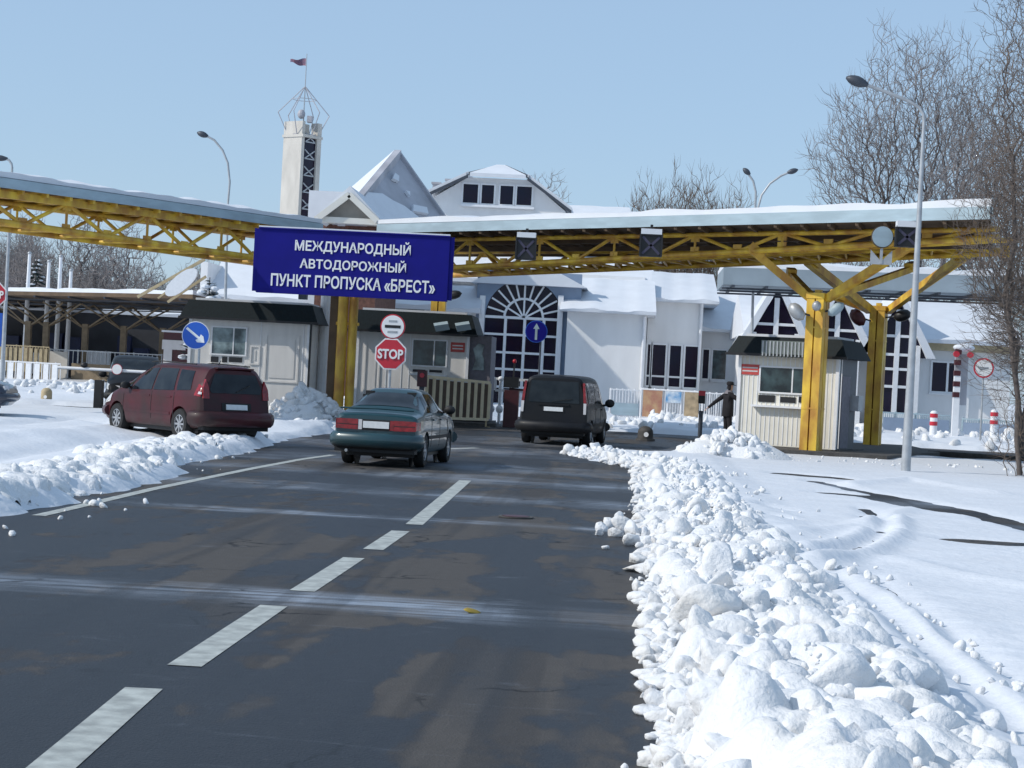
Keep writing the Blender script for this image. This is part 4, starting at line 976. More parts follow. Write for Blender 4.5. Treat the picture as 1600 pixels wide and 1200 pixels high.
for i in range(6):
    t = 2 * math.pi * i / 6 + .3; p0 = Vector((tw.x + .95 * math.cos(t), tw.y + .95 * math.sin(t), zt - .8)); p1 = Vector((tw.x + r1 * math.cos(t), tw.y + r1 * math.sin(t), zc0)); p2 = Vector((tw.x, tw.y, zc1))
    mb.tube(p0, p1, .03, n=5); mb.tube(p1, p2, .03, n=5); m_ = p1.lerp(p2, .52); cr8.append((p1, m_, p0))
for i in range(6): mb.tube(cr8[i][1], cr8[(i + 1) % 6][1], .02, n=5); mb.tube(cr8[i][2], cr8[(i + 1) % 6][2], .025, n=5)
mb.ball((tw.x - .1, tw.y - .3, zt + .5), .25, .25, .3); mb.box(tw.x + .3, tw.x + .6, tw.y - .5, tw.y, zt, zt + .4)
mb.build('wire_crown', 'lavender', to_)
ft = Zp(479, 84, 120); mb = MB(); mb.tube((tw.x, tw.y, zt), (tw.x, tw.y, ft), .04, .025, n=6); mb.build('mast', 'grey_metal', to_)
mb = MB(); fz = ft - .3                                   # flag streaming to the left
for i in range(8):
    for j in range(3):
        pass
vs, fs = [], []
for i in range(9):
    u = i / 8
    for j in range(4):
        v = j / 3; vs.append((tw.x - .04 - .98 * u, tw.y + .12 * math.sin(u * 6), fz - .12 * u - v * (.5 - .33 * u) + .05 * math.sin(u * 8 + v)))
for i in range(8):
    for j in range(3): a_ = i * 4 + j; fs.append((a_, a_ + 1, a_ + 5, a_ + 4))
mb.add(vs, fs); MT['flag'] = mat('flag_cloth', (.30, .12, .14), .8, var=.6, scale=3, col2=(.10, .08, .14)); mb.build('flag', 'flag', to_)

# building with three A-frame dormers on the right
Yr = 95.0; x0, x1 = X(1168, 560, Yr), X(1580, 560, Yr)
hb = base(1300, Yr)
afr = thing('a_frame_building', 'white right-hand building with three pointed glazed dormers and a snowy roof', 'building', (hb.x, hb.y, 0))
ze = Zp(1470, 530, Yr)
wallbox('wall', afr, x0, x1, Yr, Yr + 11, 0, ze - .1, 'white_wall')
mb = MB(); mb.box(X(1425, 540, Yr), x1, Yr - .5, Yr, Zp(1470, 548, Yr), ze - .2); mb.build('eave_board', 'tan', afr)
gable_roof_x(afr, x0 - .3, x1 + .5, Yr - .75, ze, Yr + 6.2, Zp(1470, 472, Yr + 6.2), .22)
for px in (1213, 1309, 1404):
    xc = X(px, 500, Yr - 1.1); py_a = 451 + (px - 1213) * .095; za = Zp(px, py_a, Yr - 1.1); hw = 1.42; zf = za - 2.75; yf = Yr - 1.1
    mb = MB()
    for s_ in (-1, 1): mb.prism([(xc, yf - .25, za + .05), (xc + s_ * hw, yf - .25, zf), (xc + s_ * (hw + .42), yf - .25, zf), (xc + s_ * .08, yf - .25, za + .42)], (0, 5, 0))
    dr = mb.build('dormer', 'roof_snow', afr)
    mb = MB(); mb.prism([(xc, yf + .1, za - .05), (xc - hw, yf + .1, zf), (xc - hw * .72, yf + .1, zf - .001), (xc - hw * .72, yf + .1, 1.0), (xc + hw * .72, yf + .1, 1.0), (xc + hw * .72, yf + .1, zf - .001), (xc + hw, yf + .1, zf)], (0, .1, 0)); mb.build('pane', 'glass', dr)
    mb = MB(); mb.box(xc - .12, xc + .12, yf - .02, yf + .15, 1.0, za - .45)
    for z_ in (zf + .95, zf + .05, zf - .65, zf - 1.5):
        hh = hw * .72 if z_ < zf + .1 else hw * (za - z_) / (za - zf); mb.box(xc - hh, xc + hh, yf + .0, yf + .14, z_, z_ + .13)
    for s_ in (-1, 1): mb.box(xc + s_ * hw * .72 - .1, xc + s_ * hw * .72 + .1, yf - .03, yf + 1.0, 0.9, zf + .6); 
    mb.build('mullions', 'white_paint', dr)
    mb = MB(); mb.box(xc - hw * .9, xc + hw * .9, yf - .1, Yr - .003, 0, 1.0); mb.build('plinth', 'white_wall', dr)
window(afr, X(1456, 590, Yr), X(1499, 590, Yr), Zp(1477, 612, Yr), Zp(1477, 567, Yr), Yr, (X(1480, 590, Yr),))
for s_ in (1428, 1508): xx = X(s_, 580, Yr); wallbox('pilaster', afr, xx - .22, xx + .22, Yr - .2, Yr - .003, 0, ze - .35, 'white_wall')

# hall of inspection bays far behind the left canopy
hl = base(165, 124)
hal = thing('inspection_hall', 'long dark inspection hall with navy and pale bays behind the low left canopy', 'building', (hl.x, hl.y, 0))
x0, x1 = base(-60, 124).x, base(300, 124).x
wallbox('wall', hal, x0, x1, 124, 132, 0, 4.6, 'hall_shade')
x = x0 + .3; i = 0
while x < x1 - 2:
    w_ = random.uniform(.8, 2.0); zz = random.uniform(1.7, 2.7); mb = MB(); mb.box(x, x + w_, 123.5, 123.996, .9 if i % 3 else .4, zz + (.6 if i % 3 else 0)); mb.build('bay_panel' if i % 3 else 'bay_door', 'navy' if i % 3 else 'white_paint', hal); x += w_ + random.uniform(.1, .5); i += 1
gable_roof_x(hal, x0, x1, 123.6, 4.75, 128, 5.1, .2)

# ------------------------------------------------------------------ booths
def booth(name, label, px, Y, w_, d_, rz, h, rt, wallm, face):
    """local frame: x right, y back, front at y=0"""
    p = base(px, Y); t = thing(name, label, 'booth', (p.x, p.y, 0), rz)
    def B(nm, x0, x1, y0, y1, z0, z1, m, par=None):
        mb = MB(); mb.box(x0, x1, y0, y1, z0, z1); o = mb.build(nm, m, None); o.parent = par or t; return o
    B('plinth', -.25, w_ + .25, -.3, d_ + .3, 0, .16, 'dark_concrete')
    B('wall', 0, w_, 0, d_, .16, h, wallm)
    mb = MB()                                            # mansard hood
    o_ = .34; z0, z1 = h - rt * .15, h + rt * .85; i_ = .08
    lo = [(-o_, -o_, z0), (w_ + o_, -o_, z0), (w_ + o_, d_ + o_, z0), (-o_, d_ + o_, z0)]; hi = [(-i_, -i_, z1), (w_ + i_, -i_, z1), (w_ + i_, d_ + i_, z1), (-i_, d_ + i_, z1)]
    mb.add(lo + hi, [(0, 1, 2, 3), (4, 5, 6, 7), (0, 1, 5, 4), (1, 2, 6, 5), (2, 3, 7, 6), (3, 0, 4, 7)]); rf = mb.build('roof', 'dark_green', None); rf.parent = t
    for pr in ('edge',): B('roof_edge', -o_ - .02, w_ + o_ + .02, -o_ - .03, -o_ - .002, z0 - .03, z0 + .05, 'black', rf)
    B('snow_cover', .1, w_ - .1, .1, d_ - .1, z1 + .003, z1 + .08, 'roof_snow', rf)
    for x0, x1, z0_, z1_, m in face.get('panes', ()):
        mb = MB(); fr = .05
        for q in ((x0 - fr, x0, z0_ - fr, z1_ + fr), (x1, x1 + fr, z0_ - fr, z1_ + fr), (x0, x1, z1_, z1_ + fr), (x0, x1, z0_ - fr, z0_)): mb.box(q[0], q[1], -.05, -.003, q[2], q[3])
        if x1 - x0 > .8: mb.box(x0 + (x1 - x0) * .62, x0 + (x1 - x0) * .62 + .04, -.045, -.003, z0_, z1_)
        f = mb.build('window', 'white_paint', None); f.parent = t
        B('pane', x0, x1, -.03, -.006, z0_, z1_, m, f)
    for x0, x1, z0_, z1_ in face.get('slots', ()): B('hatch', x0, x1, -.03, -.004, z0_, z1_, 'black')
    for x0, x1, z_ in face.get('shelf', ()): B('counter', x0, x1, -.24, -.002, z_, z_ + .06, 'white_paint')
    for x0, x1, z0_, z1_ in face.get('panel', ()):
        mb = MB()
        for q in ((x0, x0 + .05, z0_, z1_), (x1 - .05, x1, z0_, z1_), (x0 + .05, x1 - .05, z1_ - .05, z1_), (x0 + .05, x1 - .05, z0_, z0_ + .05)): mb.box(q[0], q[1], -.035, -.002, q[2], q[3])
        mb.box(x0 + .15, x1 - .15, -.02, -.002, z0_ + .15, z1_ - .15); o = mb.build('panel', wallm, None); o.parent = t
    for x0, x1, z0_, z1_ in face.get('notice', ()):
        nn = B('notice', x0, x1, -.03, -.004, z0_, z1_, 'red_notice')
        mb = MB()
        for k_ in range(2):
            zz = z0_ + (z1_ - z0_) * (.35 + .32 * k_); mb.box(x0 + .06, x1 - .06, -.034, -.031, zz - .02, zz + .02)
        o = mb.build('stripe', 'tail_clear', None); o.parent = nn
    mb = MB()
    for x_ in face.get('seam', ()): mb.box(x_ - .012, x_ + .012, -.014, -.002, .2, h - .1)
    for x_ in (0, w_): mb.box(x_ - .05, x_ + .05, -.05, .05, .16, h - .05)
    o = mb.build('corner_trim', 'white_paint' if not face.get('dark') else 'dark_metal', None); o.parent = t
    return t, B
Yb1 = 64.0; k = Yb1 / FPX; px0 = base(291, Yb1).x
def lx(px): return (px - 291) * k
def lz(px, py, Y): return Zp(px, py, Y)
b1, B1 = booth('control_booth', 'grey booth with a dark green hood behind the maroon minivan', 291, Yb1, lx(480), 2.6, 0, lz(390, 497, Yb1), .62, 'booth_grey',
   dict(panes=[(lx(327), lx(380), lz(350, 553, Yb1), lz(350, 512, Yb1), 'pale_glass')], slots=[(lx(326), lx(338), lz(335, 566, Yb1), lz(335, 557, Yb1)), (lx(344), lx(352), lz(345, 566, Yb1), lz(345, 557, Yb1)), (lx(355), lx(376), lz(365, 566, Yb1), lz(365, 558, Yb1))],
        shelf=[(lx(318), lx(382), lz(350, 572, Yb1))], panel=[(lx(412), lx(466), lz(440, 598, Yb1), lz(440, 523, Yb1)), (lx(388), lx(404), lz(396, 570, Yb1), lz(396, 540, Yb1))], seam=(lx(404), lx(472))))
B1('downpipe', lx(482), lx(485), -.12, -.05, .16, lz(485, 500, Yb1), 'black'); B1('vent', lx(455), lx(468), .6, .9, lz(460, 466, Yb1), lz(460, 462, Yb1) + .18, 'dark_metal')
Yb2 = 68.0; k2 = Yb2 / FPX
def l2(px): return (px - 553) * k2
b2, B2 = booth('control_booth', 'grey shaded booth with a red notice behind the STOP sign', 553, Yb2, l2(727), 2.8, 0, lz(650, 516, Yb2), .75, 'booth_grey',
   dict(panes=[(l2(641), l2(693), lz(668, 571, Yb2), lz(668, 532, Yb2), 'booth_glass')], slots=[(l2(642), l2(662), lz(650, 581, Yb2), lz(650, 577, Yb2)), (l2(668), l2(688), lz(680, 582, Yb2), lz(680, 578, Yb2))],
        shelf=[(l2(638), l2(696), lz(668, 587, Yb2))], panel=[(l2(565), l2(590), lz(575, 640, Yb2), lz(575, 530, Yb2))], notice=[(l2(700), l2(722), lz(711, 550, Yb2), lz(711, 535, Yb2))], seam=(l2(600), l2(624), l2(636))))
B2('annex', l2(729), l2(763), .2, 2.6, .16, lz(745, 524, Yb2), 'grey_cloth')
mb = MB(); xq = l2(734); 
mb.prism([(xq + .02, .15, lz(740, 578, Yb2)), (xq + .44, .15, lz(740, 578, Yb2)), (xq + .42, .15, lz(740, 560, Yb2)), (xq + .34, .15, lz(740, 553, Yb2)), (xq + .42, .15, lz(740, 538, Yb2)), (xq + .2, .15, lz(740, 536, Yb2)), (xq + .02, .15, lz(740, 545, Yb2)), (xq + .12, .15, lz(740, 562, Yb2))], (0, .045, 0)); o = mb.build('curtain', 'pale_glass', None); o.parent = b2
for a, b_ in ((676, 704), (713, 734)):
    q0 = at((a + b_) / 2, 510, Yb2 - .5); t = thing('floodlight', 'boxy grey floodlight on the booth hood, ' + ('left' if a < 700 else 'right') + ' of the pair above the red notice', 'floodlight', (q0.x, q0.y, q0.z - .2))
    mb = MB(); mb.obox(q0, (.24, .05, .05), (-.03, .12, .05), (-.03, -.05, .10)); mb.build('lamp_head', 'fascia', t)
    mb = MB(); mb.bar(q0 + Vector((0, .05, 0)), q0 + Vector((0, .45, -.1)), .05, .05); mb.build('bracket', 'dark_metal', t)
Yb3 = 57.0; a3 = R(-22); k3 = Yb3 / FPX / math.cos(a3)
def l3(px): return (px - 1150) * k3 * (1 + (px - 1150) * -.00012)
b3, B3 = booth('control_booth', 'cream ribbed booth with a red notice beside the front yellow column', 1150, Yb3, l3(1297), 2.0, a3, lz(1220, 552, Yb3 - .5), .55, 'booth_cream',
   dict(panes=[(l3(1182), l3(1258), lz(1220, 613, Yb3 - .5), lz(1220, 575, Yb3 - .5), 'booth_glass')], slots=[(l3(1180), l3(1205), lz(1190, 628, Yb3 - .5), lz(1190, 617, Yb3 - .5)), (l3(1213), l3(1236), lz(1225, 629, Yb3 - .5), lz(1225, 620, Yb3 - .5)), (l3(1241), l3(1258), lz(1250, 629, Yb3 - .5), lz(1250, 620, Yb3 - .5))],
        shelf=[(l3(1172), l3(1262), lz(1215, 637, Yb3 - .5))], notice=[(l3(1151), l3(1180), lz(1166, 585, Yb3), lz(1166, 569, Yb3))], seam=[.14 * i for i in range(1, 23)], dark=False))
zz0, zz1 = lz(1225, 558, Yb3), lz(1225, 534, Yb3)
mb = MB(); mb.box(l3(1186), l3(1262), -.37, -.2, zz0 - .02, zz1); o = mb.build('pediment', 'green_clad' if 'green_clad' in MT else 'dark_green', None); o.parent = b3
mb = MB()
for i in range(14): xx = l3(1186) + (l3(1262) - l3(1186)) * (i + .5) / 14; mb.box(xx - .02, xx + .02, -.39, -.372, zz0, zz1 - .02)
o = mb.build('cladding', 'grey_metal', None); o.parent = b3
wS = l3(1297)
B3('side_shade', wS + .002, wS + .03, .05, 1.95, .16, lz(1300, 556, Yb3), 'dark_metal'); B3('door', wS + .032, wS + .06, .35, 1.2, .2, 2.3, 'grey_cloth'); B3('air_conditioner', wS + .032, wS + .3, 1.3, 1.8, 1.3, 1.75, 'grey_metal')  # dark side sheet paints the shade of the face turned from the sun
# kerbed island under the right booth and columns
ki = MB(); e = [(base(1150, 54.3).x, 54.0), (base(1390, 53.0).x, 53.6), (base(1470, 60).x, 60.2), (base(1420, 67).x, 67.2), (base(1180, 67).x, 66.0), (base(1130, 60).x, 60.0)]
ki.prism([(x, y, 0) for x, y in e], (0, 0, .14)); tag(ki.build('kerb_island', 'dark_concrete'), kind='structure')
ki = MB(); ki.prism([(base(1430, 63.5).x, 60.8, 0), (base(1700, 59).x, 58.2, 0), (base(1700, 60).x, 58.6, 0), (base(1430, 64).x, 61.2, 0)], (0, 0, .16)); tag(ki.build('kerb', 'dark_concrete'), kind='structure')
ki = MB(); ki.prism([(px0 - 1, 63.2, 0), (base(497, 64).x + .5, 63.2, 0), (base(775, 67).x, 66.8, 0), (base(775, 72).x, 72, 0), (px0 - 1, 70, 0)], (0, 0, .12)); tag(ki.build('kerb_island', 'dark_concrete'), kind='structure')
# ------------------------------------------------------------------ vehicles (local: x right, y forward, z up)
def chaikin(p, it=2):
    for _ in range(it):
        q = [p[0]]
        for a, b in zip(p[:-1], p[1:]):
            q += [(a[0] * .75 + b[0] * .25, a[1] * .75 + b[1] * .25), (a[0] * .25 + b[0] * .75, a[1] * .25 + b[1] * .75)]
        q.append(p[-1]); p = q
    return p
class Body:
    K = ('y', 'k', 'zs', 'zt', 'zb', 'wm', 'wb', 'wr')
    def __init__(s, st, zm, sub=3):
        s.zm = zm; rows = [dict(zip(s.K, r)) for r in st]; s.rows = []
        for a, b in zip(rows[:-1], rows[1:]):
            for i in range(sub): s.rows.append({k: a[k] + (b[k] - a[k]) * i / sub for k in s.K})
        s.rows.append(rows[-1])
        for _ in range(2):                              # light smoothing of the station curves
            R_ = [dict(r) for r in s.rows]
            for i in range(1, len(R_) - 1):
                for k in ('zt', 'zb', 'wm', 'wb', 'wr', 'k'): s.rows[i][k] = .25 * R_[i - 1][k] + .5 * R_[i][k] + .25 * R_[i + 1][k]
    def sec(s, r):
        zm = min(s.zm, r['zb'] - .05); zt, zb = r['zt'], r['zb']; e = min(.10, (zt - zb) * .4)
        p = [(0, r['zs']), (r['wm'] * .86, r['zs']), (r['wm'] * .975, r['zs'] + .07), (r['wm'], zm), (r['wm'] * .99, zm + (zb - zm) * .5), (r['wb'], zb), (r['wr'] + (r['wb'] - r['wr']) * .06, zt - e), (r['wr'] * .8, zt - .012), (r['wr'] * .4, zt), (0, zt + .004)]
        return chaikin(p, 2)
    def at(s, y):
        ys_ = [r['y'] for r in s.rows]
        for a, b in zip(s.rows[:-1], s.rows[1:]):
            if a['y'] <= y <= b['y']: u = (y - a['y']) / (b['y'] - a['y']); return {k: a[k] + (b[k] - a[k]) * u for k in s.K}
        return s.rows[0] if y < ys_[0] else s.rows[-1]
    def Yz(s, r, z): return r['y'] + r['k'] * (z - .9)
    def mesh(s):
        vs, fs = [], []; n = None
        for r in s.rows:
            h = s.sec(r); full = [(x, z) for x, z in h] + [(-x, z) for x, z in h[-2:0:-1]]; n = len(full)
            vs += [(x, s.Yz(r, z), z) for x, z in full]
        for i in range(len(s.rows) - 1):
            for k in range(n): j = (k + 1) % n; fs.append((i * n + k, i * n + j, (i + 1) * n + j, (i + 1) * n + k))
        fs.append(tuple(range(n))[::-1]); fs.append(tuple((len(s.rows) - 1) * n + k for k in range(n)))
        mb = MB(); mb.add(vs, fs); return mb
    def side(s, y, z):
        h = s.sec(s.at(y))
        for a, b in zip(h[:-1], h[1:]):
            if a[1] <= z <= b[1] and b[1] > a[1]: u = (z - a[1]) / (b[1] - a[1]); return a[0] + (b[0] - a[0]) * u
        return h[len(h) // 2][0]
    def top(s, y, x):
        h = s.sec(s.at(y)); x = abs(x); best = h[-1][1]
        for a, b in zip(h[:-1], h[1:]):
            if min(a[0], b[0]) <= x <= max(a[0], b[0]) and a[1] > .7 and abs(a[0] - b[0]) > 1e-6:
                u = (x - a[0]) / (b[0] - a[0]); best = a[1] + (b[1] - a[1]) * u
        return best
    def side_patch(s, mb, poly, sg, off=.008, n=7):      # poly: 4 corners (y,z): back-low, front-low, front-high, back-high
        a, b, c, d = [Vector(p) for p in poly]; vs, fs = [], []
        for j in range(n + 1):
            for i in range(n + 1):
                u, v = i / n, j / n; p = a.lerp(b, u).lerp(d.lerp(c, u), v); vs.append((sg * (s.side(p.x, p.y) + off), p.x, p.y))
        for j in range(n):
            for i in range(n): k = j * (n + 1) + i; fs.append((k, k + 1, k + n + 2, k + n + 1))
        k = len(vs); mb.add(vs, fs)
    def top_patch(s, mb, y0, y1, f0, f1, off=.010, n=8):  # between two stations, f = half width at y0 / y1
        vs, fs = [], []
        for j in range(n + 1):
            y = y0 + (y1 - y0) * j / n; w_ = f0 + (f1 - f0) * j / n
            for i in range(n + 1):
                x = w_ * (2 * i / n - 1); r = s.at(y); z = s.top(y, x); sl = (s.top(min(y + .03, 9), x) - s.top(y - .03, x)) / .06
                l_ = math.hypot(1, sl); vs.append((x, y - off * sl / l_ + r['k'] * (z - .9), z + off / l_))
        for j in range(n):
            for i in range(n): k = j * (n + 1) + i; fs.append((k, k + 1, k + n + 2, k + n + 1))
        mb.add(vs, fs)
def put(mb, name, m, parent, smooth=None):
    o = mb.build(name, m, None, smooth); o.parent = parent; return o
def wheel(t, x, y, r, wd_, spokes=7):
    sg = 1 if x > 0 else -1
    e = bpy.data.objects.new('wheel', None); C.objects.link(e); e.parent = t; e.location = (x, y, r)
    h = wd_ / 2
    mb = MB(); mb.lathe([(r * .62, -h), (r * .93, -h), (r, -h * .7), (r, h * .7), (r * .93, h), (r * .62, h), (r * .60, h * .5), (r * .6, -h * .5), (r * .62, -h)], (0, 0, 0), 'x', 28); put(mb, 'tyre', 'tyre', e, 40)
    mb = MB(); f = sg * h * .72
    mb.lathe([(r * .64, sg * h * .9), (r * .56, sg * h * .95), (r * .54, f), (r * .58, -sg * h * .3)], (0, 0, 0), 'x', 28)
    for i in range(spokes):
        a = 2 * math.pi * i / spokes; mb.bar((f, r * .1 * math.cos(a), r * .1 * math.sin(a)), (f, r * .58 * math.cos(a), r * .58 * math.sin(a)), r * .13, .03, (1, 0, 0))
    mb.lathe([(0, f + sg * .02), (r * .14, f + sg * .02), (r * .16, f - sg * .01)], (0, 0, 0), 'x', 14); put(mb, 'rim', 'rim', e, 40)
    mb = MB(); mb.disc((f - sg * .07, 0, 0), (sg, 0, 0), r * .6, .02, 24); put(mb, 'brake_disc', 'dark_metal', e)
    return e
def make_body(B, t, paint, arches, wr_):
    o = put(B.mesh(), 'body', paint, t, 32)
    cut = MB()
    for sg in (-1, 1):
        for y, r in arches:
            mb = MB(); x0 = sg * wr_; cut.tube((sg * (wr_ - .30), y, r), (sg * (wr_ + .3), y, r), r * 1.16, n=30)
    co = put(cut, 'arch_cutter', 'trim', t); md = o.modifiers.new('arches', 'BOOLEAN'); md.operation = 'DIFFERENCE'; md.object = co; md.solver = 'EXACT'
    bpy.context.view_layer.update(); dg = bpy.context.evaluated_depsgraph_get()
    me = bpy.data.meshes.new_from_object(o.evaluated_get(dg)); old = o.data; o.modifiers.clear(); o.data = me; bpy.data.meshes.remove(old); bpy.data.objects.remove(co)
    me.polygons.foreach_set('use_smooth', [True] * len(me.polygons)); me.set_sharp_from_angle(angle=R(32))
    mb = MB()                                            # dark wheel wells and floor
    for sg in (-1, 1):
        for y, r in arches: mb.tube((sg * (wr_ - .29), y, r), (sg * (wr_ - .27), y, r), r * 1.1, n=24)
    mb.box(-wr_ * .8, wr_ * .8, arches[0][0] - .5, arches[1][0] + .5, B.rows[8]['zs'] - .07, B.rows[8]['zs'] + .02); put(mb, 'underbody', 'black', t)
    return o
def rear_pt(B, x, z, off=0.0): r = B.rows[0]; return Vector((x, r['y'] + r['k'] * (z - .9) - off, z))
def rear_panel(B, pts, off, th):                         # panel lying on the rear face, pts (x,z)
    mb = MB(); mb.prism([rear_pt(B, x, z, off) for x, z in pts], (0, th, 0)); return mb
def box_local(t, name, m, *a):
    mb = MB(); mb.box(*a); return put(mb, name, m, t)
def seams(B, t, ys_, z0, z1):
    for sg in (-1, 1):
        for y in ys_:
            mb = MB()
            for z in np.linspace(z0, z1, 7)[:-1]:
                dz = (z1 - z0) / 6; a = Vector((sg * (B.side(y, z) + .002), y, z)); b = Vector((sg * (B.side(y, z + dz) + .002), y, z + dz)); mb.bar(a, b, .014, .006, (1, 0, 0))
            put(mb, 'door_seam', 'trim', t)
def mirror(B, t, y, z, paint):
    for sg in (-1, 1):
        x = B.side(y, z); mb = MB(); mb.ball((sg * (x + .13), y, z + .05), .12, .07, .085, 12, 8); mb.bar((sg * (x - .02), y + .02, z), (sg * (x + .08), y, z + .03), .05, .04); put(mb, 'wing_mirror', paint, t, 60)

def sedan(label, loc, rz, paint, name='sedan', front=False):
    t = thing(name, label, 'car', loc, rz)
    st = [(-2.20, 0, .36, .90, .83, .79, .75, .66), (-2.13, 0, .28, .955, .88, .835, .81, .72), (-1.66, 0, .24, .985, .92, .845, .825, .72), (-1.54, 0, .24, 1.00, .94, .845, .825, .72), (-.80, 0, .22, 1.365, .955, .845, .825, .56),
          (-.55, 0, .22, 1.39, .955, .848, .825, .565), (.2, 0, .22, 1.395, .95, .848, .825, .57), (.38, 0, .22, 1.37, .945, .848, .825, .57), (1.12, 0, .22, 1.0, .935, .845, .815, .68), (1.75, 0, .23, .92, .86, .835, .80, .68), (2.12, 0, .26, .80, .74, .80, .76, .62), (2.24, 0, .36, .70, .64, .72, .68, .55)]
    B = Body(st, .58); make_body(B, t, paint, ((-1.28, .30), (1.33, .30)), .84)
    for x, y in ((-.73, -1.28), (.73, -1.28), (-.73, 1.33), (.73, 1.33)): wheel(t, x, y, .30, .2, 6)
    mb = MB(); B.top_patch(mb, -1.47, -.86, .69, .55); put(mb, 'rear_window', 'car_glass', t, 60)
    mb = MB(); B.top_patch(mb, .44, 1.04, .54, .68); put(mb, 'windscreen', 'car_glass', t, 60)
    for sg in (-1, 1):
        for poly in (((-.72, .975), (.08, .965), (.08, 1.30), (-.50, 1.31)), ((.16, .965), (.95, .955), (.42, 1.29), (.16, 1.30)), ((-1.12, .985), (-.79, .977), (-.58, 1.30), (-.80, 1.26))):
            mb = MB(); B.side_patch(mb, poly, sg); put(mb, 'side_window', 'car_glass', t, 60)
        mb = rear_panel(B, [(sg * .36, .645), (sg * .80, .655), (sg * .785, .83), (sg * .36, .83)], .03, .06); tl = put(mb, 'tail_light', 'tail', t)
        mb = rear_panel(B, [(sg * .28, .65), (sg * .355, .65), (sg * .355, .825), (sg * .28, .825)], .025, .05); put(mb, 'inner_lens', 'tail_clear' if sg < 0 else 'tail', tl)  # pale lens on the left only, painting a glint
        mb = MB(); mb.bar((sg * .79, -2.23, .745), (sg * .838, -2.0, .745), .03, .15); put(mb, 'side_light', 'tail', tl)
        mb = rear_panel(B, [(sg * .36, .725), (sg * .78, .73), (sg * .78, .742), (sg * .36, .737)], .034, .01); put(mb, 'divider', 'trim', tl)
        mb = MB(); mb.box(sg * .835 - .01, sg * .835 + .022, -1.1, 1.0, .50, .56); put(mb, 'side_strip', 'trim', t)
        for y in (-.55, .25): box_local(t, 'door_handle', paint, sg * B.side(y, .84) - .01, sg * B.side(y, .84) + .03, y - .1, y + .1, .83, .86)
        mb = MB(); mb.prism([(sg * .42, 2.22, .66), (sg * .70, 2.17, .66), (sg * .68, 2.15, .76), (sg * .42, 2.19, .77)], (0, .04, 0)); put(mb, 'headlight', 'tail_clear', t)
    mb = rear_panel(B, [(-.31, .64), (.31, .64), (.31, .83), (-.31, .83)], .012, .03); put(mb, 'plate_recess', 'trim', t)
    mb = rear_panel(B, [(-.26, .68), (.26, .68), (.26, .80), (-.26, .80)], .03, .02); put(mb, 'number_plate', 'plate', t)
    mb = MB(); mb.path([(-.83, -1.9, .52), (-.82, -2.2, .52), (-.70, -2.29, .52), (0, -2.33, .52), (.70, -2.29, .52), (.82, -2.2, .52), (.83, -1.9, .52)], .10, 10); mb.v = [(x, y, .47 + (z - .52) * 1.35) for x, y, z in mb.v]; put(mb, 'rear_bumper', paint, t, 60)
    mb = MB(); mb.path([(-.80, -2.2, .37), (-.68, -2.27, .37), (0, -2.31, .37), (.68, -2.27, .37), (.80, -2.2, .37)], .06, 8); mb.box(-.80, .80, -2.26, -2.0, .25, .36); put(mb, 'bumper_skirt', 'trim', t, 60)
    mb = MB(); mb.path([(-.8, 1.9, .48), (-.74, 2.2, .48), (0, 2.32, .48), (.74, 2.2, .48), (.8, 1.9, .48)], .11, 10); put(mb, 'front_bumper', paint, t, 60)
    mb = MB(); mb.path([(-.74, -2.17, 1.015), (0, -2.19, 1.03), (.74, -2.17, 1.015)], .018, 6); put(mb, 'boot_lip', paint, t)
    for x in (-.46, .40): mb = MB(); mb.box(x - .14, x + .14, -.86, -.72, 1.02, 1.26); mb.box(x - .09, x + .09, -.84, -.74, 1.16, 1.33) ; put(mb, 'seat_back', 'trim', t)
    mb = MB(); mb.tube((-.55, -2.1, .27), (-.55, -2.33, .27), .03, n=8); put(mb, 'exhaust', 'grey_metal', t)
    seams(B, t, (-.76, .12, 1.02), .36, .93); mirror(B, t, .88, .97, 'trim'); return t
g = base(597, 34.6)
aud = sedan('dark teal saloon car on the asphalt, its red tail lights towards us', (g.x, 34.6 + 2.25, 0.004), R(-4.5), 'teal_car'); aud.scale = (.93, .96, 1.03)

